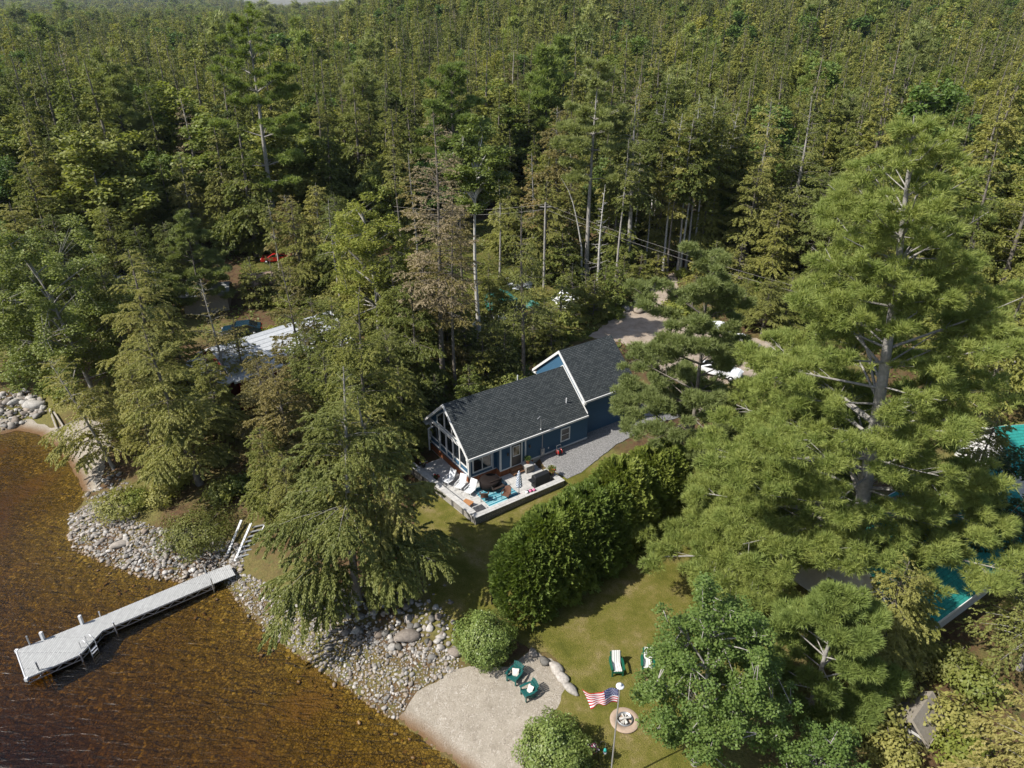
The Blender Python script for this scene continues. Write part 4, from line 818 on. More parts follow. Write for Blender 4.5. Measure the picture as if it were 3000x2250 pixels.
# ---------------------------------------------------------------- garden chairs
def adirondack(label, P, rz, mt='teal_plastic', cush=None, name='adirondack_chair', cat='chair', group=None, long=False):
    e_ = empty(name, P, rz, label, cat, group); M_ = MATS[mt]; b_ = MB()          # faces -y
    s1 = -.42 if not long else -.62
    for k in range(5 if not long else 7): y = s1+.02+k*.105; z = .38-(y-s1)*.20; b_.box(-.27,.27,y,y+.085,z-.012,z+.012)
    b_.build('seat', M_, e_)
    for k in range(6):
        b_ = MB(); x = -.225+k*.09; h = .98-.012*(x*10)**2; tx = x*1.28; b_.add([(x-.038,.12,.26),(x+.038,.12,.26),(tx+.045,.12+(h-.26)*.42,h),(tx-.045,.12+(h-.26)*.42,h),(x-.038,.145,.26),(x+.038,.145,.26),(tx+.045,.145+(h-.26)*.42,h),(tx-.045,.145+(h-.26)*.42,h)], [(0,1,2,3),(7,6,5,4),(0,4,5,1),(1,5,6,2),(2,6,7,3),(3,7,4,0)]); b_.build('back_slat', M_, e_)
    b_ = MB(); b_.box(-.28,.28,.15,.18,.42,.48); b_.box(-.31,.31,.27,.30,.72,.77); b_.build('back_brace', M_, e_)
    for s_ in (-1, 1):
        b_ = MB(); b_.prism([(s_*.27,s1-.02),(s_*.41,s1-.05),(s_*.43,.0),(s_*.36,.34),(s_*.29,.34)] if s_ > 0 else [(s_*.29,.34),(s_*.36,.34),(s_*.43,.0),(s_*.41,s1-.05),(s_*.27,s1-.02)], .585, .612, 'z'); b_.build('armrest', M_, e_)
        b_ = MB(); b_.box(s_*.30-.045,s_*.30+.045,s1,s1+.05,0,.583); b_.build('leg', M_, e_); b_ = MB(); b_.bar((s_*.29,s1+.05,.34),(s_*.29,.42,.02),.035,.12); b_.build('leg', M_, e_)
    b_ = MB(); b_.box(-.27,.27,s1-.005,s1+.018,.28,.37); b_.build('front_apron', M_, e_)
    if cush == 'pillow':
        p = MB(); vs = []; n_ = 8
        for i in range(n_+1):
            for j in range(n_+1): u, v_ = i/n_*2-1, j/n_*2-1; e = (1-abs(u)**3)*(1-abs(v_)**3); k = 1-.10*(abs(u)*abs(v_)<.0)+.06*abs(u*v_); vs.append((u*.21*k, v_*.21*k, .085*e))
        nn = len(vs); vs += [(a,b2,-c2) for a,b2,c2 in vs]; fs = [(i*(n_+1)+j, (i+1)*(n_+1)+j, (i+1)*(n_+1)+j+1, i*(n_+1)+j+1) for i in range(n_) for j in range(n_)]; fs += [tuple(reversed([nn+q for q in f])) for f in fs]
        p.add(vs, fs, 0, True); o = p.build('throw_pillow', MATS['pillow'])
        o.matrix_world = Matrix.Translation(P) @ Matrix.Rotation(rz,4,'Z') @ Matrix.Translation((0,.03,.50)) @ Matrix.Rotation(R_(52),4,'X') @ Matrix.Rotation(.35,4,'Z')
        tag(o, 'white patterned pillow on the green chair '+('under the round shrub' if 'farther' in label else 'lower on the beach'), 'pillow')
    return e_
c1 = V(1113,1466); c2 = V(1144,1502)
adirondack('dark green adirondack chair with pillow, farther up the beach under the round shrub', c1, R_(-35), cush='pillow', group='adirondack chairs on the beach')
adirondack('dark green adirondack chair with pillow, lower on the beach near the flag', c2, R_(-62), cush='pillow', group='adirondack chairs on the beach')
m, t, b, L = node_mat('stripes'); tc = t.nodes.new('ShaderNodeTexCoord'); sp = t.nodes.new('ShaderNodeSeparateXYZ'); L(tc.outputs['Object'], sp.inputs[0])
f_ = t.nodes.new('ShaderNodeMath'); f_.operation = 'MULTIPLY_ADD'; f_.inputs[1].default_value = 7.4; f_.inputs[2].default_value = .30; L(sp.outputs[0], f_.inputs[0]); fr = t.nodes.new('ShaderNodeMath'); fr.operation = 'FRACT'; L(f_.outputs[0], fr.inputs[0])
r = ramp(fr.outputs[0], [(0,(.66,.66,.63)),(.42,(.10,.13,.12)),(.50,(.66,.66,.63)),(.56,(.10,.13,.12)),(.66,(.66,.66,.63))]); t.nodes[-1].color_ramp.interpolation = 'CONSTANT'; L(r, b.inputs['Base Color']); b.inputs['Roughness'].default_value = .9
def lawn_chair(label, P, rz, cl):
    adirondack(label, P, rz, 'green_plastic', name='garden_lounger', cat='lounge chair', long=True)
    b_ = MB(); pr = [(-.62,.405),(.05,.30),(.40,1.03),(.32,1.07),(-.01,.385),(-.62,.475)]; b_.prism(pr, -.25, .25, 'x'); o = b_.build('cushion', MATS['stripes'], bevel=.02); o.location = P; o.rotation_euler = (0,0,rz); tag(o, cl, 'cushion')
lawn_chair('green slatted lounger in the open sun on the lawn', V(1330,1443), R_(2), 'grey and white striped cushion on the lounger in the open lawn')
lawn_chair('green slatted lounger half hidden by the maple on the lawn', V(1398,1436), R_(-10), 'striped cushion on the lounger half hidden by the maple')
# ---------------------------------------------------------------- flag, buoy, fire ring and other small things
FP = V(1317,1700); FZ = topz(FP, 1482)
fl = empty('flagpole', FP, 0, 'tall aluminium flagpole with white truck on top by the garden', 'flagpole')
b_ = MB(); hgt = FZ-FP.z; b_.tube([(0,0,-.3),(0,0,hgt-.02)], [.05,.032], 12); b_.build('pole', MATS['aluminium'], fl)
b_ = MB(); b_.lathe([(.16,-.02),(.19,0),(.19,.03),(.16,.05)], 18, (0,0,hgt-.02)); b_.lathe([(.03,0),(.075,.05),(.08,.1),(.03,.16)], 12, (0,0,hgt+.03)); b_.build('truck', MATS['white_plastic'], fl)
FW, FH = 1.75, .95; NXf, NYf = 52, 26
def fpos(u, v_):       # u along the fly (0 = hoist), v down the hoist
    x = -u*FW*.93; sag = -.38*u**1.5*FW*.42; return (x+.03*math.sin(v_*3)+.42*v_*u*u, .16*math.sin(u*7.5+v_*1.2)*u**.6+.10*math.sin(u*13)*u-.18*v_*(1-u)*0-.25*v_*u, sag*.9-FH*v_*(1-.25*math.sin(u*3.1))+.05*math.sin(u*9+v_*2))
vs = [fpos(i/NXf, j/NYf) for i in range(NXf+1) for j in range(NYf+1)]; fs = []; mi = []
for i in range(NXf):
    for j in range(NYf):
        q = i*(NYf+1)+j; fs.append((q, q+1, q+NYf+2, q+NYf+1)); mi.append(2 if (i < 21 and j < 14) else (1 if (j//2) % 2 == 0 else 0))
b_ = MB(); b_.add(vs, fs, 0, True); b_.m = mi
flag = b_.build('flag', [MATS['flag_white'], MATS['flag_red'], MATS['flag_blue']]); so = flag.modifiers.new('s', 'SOLIDIFY'); so.thickness = .004
flag.location = (FP.x-.06, FP.y, FZ-.22); tag(flag, 'american flag with stars and stripes blowing from the flagpole', 'flag')
b_ = MB()
for rw in range(9):
    for cl in range(6 if rw % 2 == 0 else 5):
        u = (cl+.5+(.5 if rw % 2 else 0))/6*(20.4/NXf)+.006; v_ = (rw+.8)/9.6*(14/NYf); c = Vector(fpos(u, v_)); du = (Vector(fpos(u+.01, v_))-c).normalized(); dv = (Vector(fpos(u, v_+.01))-c).normalized(); nn = du.cross(dv).normalized()
        for sg in (-1, 1):
            ps = []
            for k in range(10): a = math.pi/2+k*math.pi/5; r_ = .030 if k % 2 == 0 else .012; ps.append(c+nn*.006*sg+du*math.cos(a)*r_-dv*math.sin(a)*r_)
            b_.add(ps, [tuple(range(10))] if sg > 0 else [tuple(reversed(range(10)))])
b_.build('stars', MATS['flag_white'], flag)
HB_ = V(1292,1652)
hk = empty('shepherd_hook', HB_, 0, 'black shepherd hook beside the round shrub nearest the flagpole', 'plant hook')
b_ = MB(); b_.tube([(0,0,-.2),(0,0,1.7),(.05,0,1.85),(.2,0,1.88),(.3,0,1.75)], .014, 6); b_.tube([(0,0,1.5),(-.1,0,1.6),(-.25,0,1.58),(-.3,0,1.45)], .012, 6); b_.build('rod', MATS['black_metal'], hk)
bu = empty('lobster_buoy', HB_+Vector((.3,0,1.1)), 0, 'green and white wooden buoy hanging under the flower basket', 'buoy')
b_ = MB(); b_.lathe([(.02,-.22),(.09,-.16),(.10,.0)], 12); b_.build('lower_half', MATS['white_plastic'], bu)
b_ = MB(); b_.lathe([(.10,.002),(.085,.12),(.02,.22)], 12); b_.build('upper_half', mat('aqua', (.03,.30,.26), .6, .3), bu); b_ = MB(); b_.tube([(0,0,.2),(0,0,.64)], .008, 5); b_.tube([(0,0,-.22),(0,0,-.36)], .012, 5); b_.build('spindle', MATS['grey_metal'], bu)
pot('flower_basket', 'hanging basket of pink and white flowers above the buoy', HB_+Vector((-.3,0,1.0)), .16, (('leaf_dark', 90), ('pink_fabric', 60), ('flag_white', 50)), 11, 'flower basket')
# fire ring: pavers, steel ring, covered logs
fr_ = empty('fire_ring', V(1349,1558), 0, 'round paver fire ring with steel liner on the lawn by the maple', 'fire ring')
b_ = MB(); b_.lathe([(.40,.02),(.78,.02),(.80,.10),(.78,.12),(.42,.12),(.40,.06)], 30); b_.build('paver_ring', mat('paver', (.30,.225,.165), .9, .1, noise=(6,.3), col2=(.40,.31,.24)), fr_)
b_ = MB(); b_.lathe([(.38,.0),(.40,.24),(.42,.24),(.43,.0)], 26); b_.build('steel_liner', MATS['grey_metal'], fr_)
b_ = MB(); rg = random.Random(3)
for k in range(7): a = rg.uniform(0,3.1); b_.tube([(math.cos(a)*.3,math.sin(a)*.3,.12+.03*k),(-math.cos(a)*.3,-math.sin(a)*.3,.14+.02*k)], .05, 7)
b_.build('ash_logs', MATS['bark_birch'], fr_)
# picket panel by the hedge
pk = empty('picket_panel', V(1062,1306), R_(80), 'short dark picket fence panel between hedge and round shrub', 'fence')
b_ = MB()
for k in range(9): b_.prism([(k*.12-.05,0),(k*.12+.05,0),(k*.12+.05,1.25),(k*.12,1.35),(k*.12-.05,1.25)], -.01, .01, 'y')
b_.build('pickets', MATS['dark_fence'], pk); b_ = MB(); b_.box(-.05,1.0,.012,.05,.3,.38); b_.box(-.05,1.0,.012,.05,.95,1.03); b_.build('rails', MATS['dark_fence'], pk)
b_ = MB(); b_.tube([(.5,-.05,-.1),(.5,-.05,1.3)], .025, 8); b_.build('post', MATS['grey_metal'], pk)
# aluminium boat ramp rails on the bank
bl_ = empty('boat_rails', V(500,1205), R_(0), 'white aluminium boat ramp rails leaning on the stone bank', 'boat ramp')
a0 = V(490,1205); a1 = V(524,1134); c0_ = V(508,1215); c1_ = V(545,1140)
for k_, (p, q) in enumerate(((a0, a1), (c0_, c1_))):
    b_ = MB(); b_.bar(p+Vector((0,0,.12))-bl_.location, q+Vector((0,0,.45))-bl_.location, .16, .10); b_.build('rail', MATS['white_plastic'], bl_)
b_ = MB()
for k in range(7):
    s_ = (k+.5)/7; b_.bar(c0_.lerp(c1_, s_)+Vector((.1,0,.25))-bl_.location, c0_.lerp(c1_, s_)+Vector((.95,.35,.25))-bl_.location, .16, .04)
b_.build('rungs', MATS['aluminium'], bl_)
b_ = MB(); b_.bar(c0_+Vector((.95,.35,.22))-bl_.location, c1_+Vector((.95,.35,.22))-bl_.location, .08, .08); b_.build('rail', MATS['white_plastic'], bl_)

# ---------------------------------------------------------------- other buildings
def cabin(name, label, P, rz, L_, W_, eh, rh, wall, roofm, oh=.4, base=-.5, cat='building', th=.12, win=(), trim='white_trim', found=None):
    """gable along local x; parts wall, roof (two slopes), fascia"""
    e_ = empty(name, P, rz, label, cat); s = (rh-eh)/(W_/2)
    b_ = MB(); b_.prism([(-W_/2,base),(W_/2,base),(W_/2,eh-.02),(0,rh-.06),(-W_/2,eh-.02)], 0, L_, 'x'); b_.build('wall', MATS[wall], e_)
    hh = W_/2+oh; 
    for sg in (-1, 1):
        p = [(0,rh+th),(sg*hh,rh+th-hh*s),(sg*hh,rh-hh*s),(0,rh)]
        if sg > 0: p = p[::-1]
        b_ = MB(); b_.prism(p, -oh, L_+oh, 'x'); b_.build('roof', MATS[roofm], e_)
    b_ = MB()
    for sg in (-1, 1):
        p = [(0,rh+th+.02),(sg*hh,rh+th-hh*s+.02),(sg*hh,rh-hh*s-.06),(0,rh-.06)]
        if sg > 0: p = p[::-1]
        b_.prism(p, -oh-.06, -oh-.003, 'x'); b_.prism(p, L_+oh+.003, L_+oh+.06, 'x')
        y = sg*hh; b_.box(-oh, L_+oh, min(y,y+sg*.05)+(.003 if sg>0 else -0.0)*0, max(y,y+sg*.05), rh-hh*s-.06, rh+th-hh*s+.01)
    b_.build('fascia', MATS[trim], e_)
    for (face, u, z, ww, hh_) in win:
        if face == 'front': window(e_, (0, u, z), (0,-1,0), (-1,0,0), ww, hh_, mull=(ww/2,))
        else: window(e_, (u, -W_/2, z), (1,0,0), (0,-1,0), ww, hh_, mull=(ww/2,))
    return e_
ne = G(508,826,5.6); fe = G(767,736,5.6); dd = (fe-ne); ang = math.atan2(dd.y, dd.x); Lr = dd.length; nn = Vector((-math.sin(ang), math.cos(ang), 0))
Wr = 7.6; P0 = ne+nn*(Wr/2+.5); P0.z = 2.0
rc = cabin('red_cabin', 'long dark red cabin with white metal roof among the conifers', P0+Vector((math.cos(ang),math.sin(ang),0))*.5, ang, Lr-1, Wr, 3.75, 5.6, 'red_wall', 'metal_roof', .5, -.2, 'cabin', win=(('front',1.9,1.9,1.2,1.0),))
b_ = MB(); b_.prism([(-4.6,2.55),(-.52,3.75),(-.52,3.87),(-4.6,2.67)], -4.3, 3.4, 'y'); b_.build('porch_roof', MATS['metal_roof'], rc)
b_ = MB()
for y_ in (-4.0, -.4, 3.1): b_.box(-4.4,-4.28,y_-.06,y_+.06,-1.2,2.6)
b_.build('porch_posts', MATS['white_trim'], rc)
b_ = MB(); b_.box(.05, Lr-1.05, -Wr/2+.02, Wr/2-.02, -1.5, -.202); b_.box(-1.6, -.02, -2.8, 1.0, -1.2, .25); b_.build('foundation', MATS['concrete'], rc)
cabin('side_cabin', 'dark roofed brown cabin half hidden at the left forest edge', V(225,655), R_(20), 7, 5, 2.6, 4.1, 'brown_wall', 'dark_roof', .4, -1, 'cabin', trim='grey_roof')
cabin('garden_shed', 'small brown shed with tan roof in the clearing', V(540,646), R_(28), 3.6, 3.0, 2.3, 3.2, 'brown_wall', 'tan_roof', .25, -1, 'shed', trim='brown_wall')
cabin('grey_cabin', 'low grey roofed outbuilding behind the red cabin', V(405,668), R_(15), 5.2, 3.8, 2.3, 3.1, 'weathered', 'grey_roof', .3, -1, 'outbuilding', trim='weathered')
# teal roofed house on the right
t0 = G(1985,1378,4.6); t1 = G(2055,1326,4.6); ta = math.atan2((t1-t0).y, (t1-t0).x)
th_ = cabin('teal_roofed_house', 'house with teal shingle roof beyond the foot of the big pine', t0+Vector((-math.sin(ta),math.cos(ta),0))*4.3+Vector((.1,.3,-2.2)), ta, 15.5, 7.8, 2.2, 5.0, 'concrete', 'teal_roof', .45, -2, 'house', win=(('side',2,.8,1.3,1.2),('side',6,.8,1.3,1.2),('front',1.5,.8,1.2,1.2)))
t2 = G(2135,1010,4.8)
cabin('teal_roofed_garage', 'white wing with teal roof at the right edge, beyond the teal roofed house', t2+Vector((1.6,2.6,-2.4)), R_(8), 9, 6, 2.3, 4.4, 'white_trim', 'teal_roof', .4, -2, 'building', win=(('front',1,.8,1.2,1.2),('side',3,.8,1.3,1.2)))
sh_ = cabin('lakeside_shed', 'weathered board playhouse with grey wall and white trim at bottom right', G(1952,1610,1.6), R_(42), 2.1, 1.6, 1.3, 2.1, 'dark_fence', 'weathered', .2, -1, 'shed', trim='weathered')
b_ = MB(); b_.box(-.035,-.003,-.8,.8,1.15,1.29); b_.box(-.035,-.003,-.09,.09,.0,1.148); b_.build('cross_trim', MATS['concrete'], sh_)
# canopy tent, tarps
tn_ = empty('canopy_tent', V(1082,668), R_(25), 'green canopy tent with white poles in the clearing', 'tent')
b_ = MB(); b_.add([(-1.6,-1.6,1.7),(1.6,-1.6,1.7),(1.6,1.6,1.7),(-1.6,1.6,1.7),(0,0,2.7),(-1.6,-1.6,1.5),(1.6,-1.6,1.5),(1.6,1.6,1.5),(-1.6,1.6,1.5)], [(0,1,4),(1,2,4),(2,3,4),(3,0,4),(5,6,1,0),(6,7,2,1),(7,8,3,2),(8,5,0,3)]); b_.build('canopy', MATS['tarp_green'], tn_)
b_ = MB(); b_.add([(-1.55,-1.55,0),(-1.55,1.55,0),(-1.55,1.55,1.5),(-1.55,-1.55,1.5),(-1.52,-1.55,0),(-1.52,1.55,0),(-1.52,1.55,1.5),(-1.52,-1.55,1.5)], [(0,3,2,1),(4,5,6,7),(0,1,5,4),(2,3,7,6)]); b_.build('side_panel', MATS['tarp_green'], tn_)
for sx in (-1.5,1.5):
    for sy in (-1.5,1.5): b_ = MB(); b_.tube([(sx,sy,-.1),(sx,sy,1.7)], .04, 8); b_.build('pole', MATS['white_plastic'], tn_)
def heap(name, label, P, r, h, mt, seed, cat='tarp'):
    rng = np.random.default_rng(seed); n_ = 22; vs = []
    for i in range(n_+1):
        for j in range(n_+1):
            u, v_ = i/n_*2-1, j/n_*2-1; d = max(0, 1-(abs(u)**3+abs(v_)**3)); z = h*d**.5*(.65+.35*math.sin(u*5+seed)*math.cos(v_*4+seed*2))+rng.normal(0,.03)*d
            vs.append((u*r*(1+.1*math.sin(v_*6+seed)), v_*r*.75*(1+.12*math.cos(u*5+seed)), max(z, .0)+.02))
    b_ = MB(); b_.add(vs, [(i*(n_+1)+j, (i+1)*(n_+1)+j, (i+1)*(n_+1)+j+1, i*(n_+1)+j+1) for i in range(n_) for j in range(n_)]); o = b_.build(name, MATS[mt]); o.location = P; o.rotation_euler = (0,0,seed); tag(o, label, cat)
    so = o.modifiers.new('s','SOLIDIFY'); so.thickness = .03; return o
heap('covered_boat', 'white tarp draped over a boat in front of the green tent', V(1062,700), 2.5, 1.2, 'tarp_white', 1)
heap('covered_boat', 'white tarp over equipment to the right of the green tent', V(1222,652), 2.0, 1.3, 'tarp_white', 2)
heap('covered_boat', 'white sheeting spread behind the green tent', V(1120,612), 2.2, .7, 'tarp_white', 5)
heap('woodpile_cover', 'small white tarp by the trees left of the tent', V(905,705), 1.0, .6, 'tarp_white', 7)
heap('blue_tarp', 'teal tarp on the ground right of the green tent', V(1150,660), 1.1, .5, 'tarp_green', 8)
# vehicles
def car(name, label, P, rz, mt, cat='car'):
    e_ = empty(name, P, rz, label, cat)
    prof = [(-2.2,.35),(-2.25,.75),(-1.95,.95),(-1.2,1.02),(-.55,1.42),(.9,1.46),(1.75,1.05),(2.15,.98),(2.22,.4)]
    b_ = MB(); b_.prism([(x,z) for x,z in reversed(prof)], -.86, .86, 'y'); b_.build('body', MATS[mt], e_, bevel=.08)
    b_ = MB()
    for s_ in (-1,1): b_.prism([(-1.05,1.03),(-.52,1.36),(.85,1.39),(1.5,1.06)][::-1], s_*.865-.005, s_*.865+.005, 'y')
    b_.add([(-1.20,-.72,1.035),(-1.20,.72,1.035),(-.60,.66,1.41),(-.60,-.66,1.41)],[(0,1,2,3)]); b_.add([(1.75,-.70,1.07),(1.75,.70,1.07),(.95,.66,1.47),(.95,-.66,1.47)],[(3,2,1,0)])
    gl_ = b_.build('window', MATS['glass_dark'], e_); gl_.location = (0,0,.012)
    for x in (-1.4,1.4):
        for s_ in (-1,1):
            Mx = Matrix.Translation((x,s_*.80,.33)) @ Matrix.Rotation(math.pi/2,4,'X'); b_ = MB(); b_.lathe([(.2,-.1),(.33,-.09),(.33,.09),(.2,.1)], 18, M=Mx); wh = b_.build('wheel', MATS['tyre'], e_)
            b_ = MB(); b_.lathe([(.18,-.105),(.19,.0),(.18,.105)], 12, M=Mx); b_.build('rim', MATS['grey_metal'], wh)
    for s_ in (-1,1):
        b_ = MB(); b_.box(-2.27,-2.18,s_*.62-.14,s_*.62+.14,.66,.80); b_.build('headlight', MATS['white_plastic'], e_); b_ = MB(); b_.box(2.14,2.24,s_*.66-.12,s_*.66+.12,.70,.88); b_.build('tail_light', MATS['red_paint'], e_)
    return e_
car('parked_car', 'white car parked behind the blue-green pine', V(1553,812), R_(150), 'car_white'); car('parked_car', 'dark blue car parked under the trees behind the red cabin', V(525,722), R_(15), 'car_blue')
car('parked_car', 'bright red vehicle at the dark forest edge', V(600,566), R_(10), 'red_paint')
def kayak(label, P, rz, mt, tz_=.25):
    e_ = empty('kayak', P, rz, label, 'kayak', None); b_ = MB(); n_ = 13; k = 10; vs = []
    for i in range(n_):
        u = i/(n_-1)*2-1; w_ = .34*(1-abs(u)**2.4)+.01; h = .16+.10*u*u
        for j in range(k): a = 2*math.pi*j/k; vs.append((u*1.9, w_*math.cos(a), .18+(h*.7 if math.sin(a) > 0 else .20)*math.sin(a)*(1-.35*abs(u))+.12*u*u))
    b_.add(vs, [(i*k+j, i*k+(j+1)%k, (i+1)*k+(j+1)%k, (i+1)*k+j) for i in range(n_-1) for j in range(k)], 0, True); b_.build('hull', MATS[mt], e_)
    b_ = MB(); b_.lathe([(.20,.0),(.25,.05),(.22,.06)], 14, (0,0,.30), M=Matrix.Diagonal((1.7,1,1,1))); b_.build('cockpit', MATS['black_cover'], e_)
kr = G(455,752,3.2); kayak('red kayak lying beside the white roofed cabin', V(428,792), R_(25), 'red_paint'); kayak('orange red kayak just behind the other one by the white roof', V(462,775), R_(28), 'orange')
# power line with its pole
def pole(label, P, h, top=None):
    e_ = empty('utility_pole', P, 0, label, 'utility pole'); b_ = MB(); b_.tube([(0,0,-.4),(0,0,h)], [.16,.11], 10); b_.build('shaft', MATS['bark_grey'], e_); b_ = MB(); b_.box(-.7,.7,-.05,.05,h-.6,h-.48); b_.build('crossarm', MATS['bark_grey'], e_); return e_
p1 = V(1174,640); p1t = topz(p1, 437); pole('grey utility pole standing between the trees behind the tent', p1, p1t-p1.z)
p2 = V(1760,742); p2z = p2.z+6.2; pole('utility pole beside the driveway half hidden by the big pine', p2, 6.2)
p0 = V(860,560); p0z = p0.z+8
for k, (dz_, lb) in enumerate(((-.2, 'upper thin power line running down over the driveway'), (-.85, 'lower thin power line running down over the driveway'))):
    b_ = MB()
    for (q0, z0, q1, z1) in ((p1, p1t, p2, p2z), (p0, p0z, p1, p1t)):
        pts = [Vector((q0.x+(q1.x-q0.x)*s/14, q0.y+(q1.y-q0.y)*s/14, z0+(z1-z0)*s/14+dz_-1.3*(1-(2*s/14-1)**2)*.5)) for s in range(15)]; b_.tube(pts, .013, 5)
    o = b_.build('power_line', mat('cable', (.30,.28,.26), .6, .3) if k == 0 else MATS['cable']); tag(o, lb, 'power line')
# mailbox-like toys near the hemlock trunk
for k, (px, py, mt, lb) in enumerate(((862,1207,'red_paint','red plastic beach toy on the ground behind the hemlock trunk'),(852,1213,'orange','yellow plastic beach bucket at the hemlock roots'),(873,976,'red_paint','red plastic chair under the hemlock near the patio'))):
    b_ = MB(); b_.lathe([(.14,0),(.20,.26),(.22,.27),(.20,.29),(.17,.28),(.13,.04)], 14); b_.tube([(-.2,0,.27),(-.12,0,.42),(.12,0,.42),(.2,0,.27)], .012, 5); o = b_.build('toy_bucket', MATS[mt]); o.location = V(px, py); tag(o, lb, 'beach toy')
# firewood by the red cabin
lg = random.Random(5)
for k in range(9):
    b_ = MB(); l_ = lg.uniform(.5,1.3); r_ = lg.uniform(.10,.17); b_.tube([(-l_,0,0),(0,lg.uniform(-.04,.04),.02),(l_,0,0)], [r_*.9,r_,r_*.8], 9); o = b_.build('split_log', MATS['weathered']); p = V(545+lg.uniform(-22,30), 940+lg.uniform(-10,16)); o.location = p+Vector((0,0,.1+.1*(k % 3))); o.rotation_euler = (0,lg.uniform(-.1,.1),lg.uniform(-.9,.3)); tag(o, 'weathered grey log in the loose pile below the red cabin', 'log', 'logs piled below the red cabin')

# ---------------------------------------------------------------- stones
def stone_proto(seed, flat=.7, sub=2):
    import bmesh
    rng = np.random.default_rng(seed); bm = bmesh.new(); bmesh.ops.create_icosphere(bm, subdivisions=sub, radius=1)
    k1 = rng.normal(0, 1, (4, 3)); cut = rng.normal(0, 1, (9, 3)); cut /= np.linalg.norm(cut, axis=1)[:, None]
    for v_ in bm.verts:
        p = np.array(v_.co); f = 1+.10*math.sin(3*p@k1[0])+.08*math.sin(4*p@k1[1]+1)
        p = p*f
        for c in cut:
            d = p@c
            if d > .66: p = p-c*(d-.66)*.92
        v_.co = Vector((p[0]*1.15, p[1]*.9, p[2]*flat))
    me = bpy.data.meshes.new('rock'); bm.to_mesh(me); bm.free(); me.polygons.foreach_set('use_smooth', [True]*len(me.polygons)); return me
PRO = [stone_proto(s, .55+.06*(s % 5), 2) for s in range(8)]; PROL = [stone_proto(s+20, .55+.06*(s % 5), 1) for s in range(8)]
for p in PRO: p.materials.append(MATS['rock'])
def npoly(px): return np.array([tuple(V(x, y)[:2]) for x, y in px])
RZN = [ # outline in the picture, spacing, size range
 ([(150,1112),(200,1085),(260,1110),(340,1140),(400,1150),(480,1165),(535,1185),(520,1245),(470,1250),(400,1262),(300,1248),(228,1222),(160,1192),(146,1150)], .185, (.08,.26)),
 ([(470,1240),(530,1240),(600,1270),(700,1320),(790,1345),(860,1370),(930,1395),(985,1410),(1000,1440),(960,1462),(905,1490),(862,1556),(828,1546),(758,1495),(678,1443),(598,1388),(526,1322),(498,1280)], .165, (.06,.19)),
 ([(640,1290),(740,1260),(860,1270),(930,1300),(985,1340),(985,1425),(920,1440),(840,1420),(740,1370),(660,1330)], .34, (.11,.33)),
 ([(0,850),(60,840),(95,865),(100,890),(60,912),(0,930)], .35, (.16,.50)),
 ([(880,1180),(930,1190),(960,1260),(1000,1330),(990,1400),(940,1370),(900,1290)], .75, (.08,.22)),
 ([(1130,1620),(1180,1600),(1200,1640),(1190,1700),(1120,1700)], .25, (.09,.24)),
 ([(900,1590),(940,1600),(950,1625),(930,1625)], .45, (.06,.13)),
 ([(190,1010),(250,1010),(300,1060),(300,1120),(190,1120),(180,1070)], .45, (.10,.30)),
 ([(140,1105),(120,1150),(160,1200),(300,1262),(400,1276),(470,1262),(520,1330),(600,1405),(690,1460),(800,1530),(900,1610),(1000,1700),(960,1700),(860,1620),(700,1520),(560,1440),(470,1340),(330,1330),(180,1270),(90,1180),(110,1110)], .55, (.07,.20)),
]
rng = np.random.default_rng(3); ST = []
for px, sp_, (s0, s1) in RZN:
    P = npoly(px) if True else None; x0, y0 = P.min(0); x1, y1 = P.max(0)
    X_, Y_ = np.meshgrid(np.arange(x0, x1, sp_), np.arange(y0, y1, sp_)); X_ = X_.ravel()+rng.uniform(-.5,.5,X_.size)*sp_; Y_ = Y_.ravel()+rng.uniform(-.5,.5,Y_.size)*sp_
    k = inside(P, X_, Y_); X_, Y_ = X_[k], Y_[k]; s = s0+(s1-s0)*rng.uniform(0,1,len(X_))**2.6
    ST.append(np.stack([X_, Y_, s], 1))
ST = np.concatenate(ST); SZ = ter(ST[:,0], ST[:,1]); depth = np.hypot(ST[:,0], ST[:,1]-0)
score = ST[:,2]/np.hypot(depth, CAMZ); vis = (np.abs(ST[:,0]) < .80*ST[:,1]+8); score[~vis] = 0; order = np.argsort(-score); big = order[:296]
for k in big:
    o = link(bpy.data.objects.new('shore_rock', PRO[int(k) % 8])); s = float(ST[k,2]); o.location = (float(ST[k,0]), float(ST[k,1]), float(SZ[k])+s*.28); o.scale = (s, s*rng.uniform(.8,1.1), s*rng.uniform(.8,1.2)); o.rotation_euler = (rng.normal(0,.25), rng.normal(0,.25), rng.uniform(0,6.28))
    tag(o, 'rounded grey or tan stone among the larger stones of the shore bank', 'rock', 'larger stones of the shore bank')
ANC = [('the dock landing',V(500,1250)),('the boat rails',V(500,1190)),('the pale slab',V(258,1178)),('the tip of the point',V(155,1130)),('the dark shrub',V(425,1215)),('the drift log',V(235,1110)),('the big dark boulder',V(880,1378)),('the smooth white boulder',V(712,1400)),('the round shrub',V(985,1412)),('the beach corner',V(880,1550)),('the left cove boulder',V(72,890)),('the hemlock trunk',V(772,1300)),('the middle of the bank',V(600,1350)),('the water below the point',V(320,1235)),('the sand cove',V(230,1050)),('the lower bank',V(800,1500))]
bk_ = {}
for o in [o for o in sc.objects if o.name.startswith('shore_rock')]:
    a_ = min(ANC, key=lambda q: (q[1]-o.location).length); bk_.setdefault(a_[0], []).append(((a_[1]-o.location).length, o))
O2 = 'closest second third fourth fifth sixth seventh eighth ninth tenth eleventh twelfth thirteenth fourteenth fifteenth sixteenth seventeenth eighteenth nineteenth twentieth'.split()
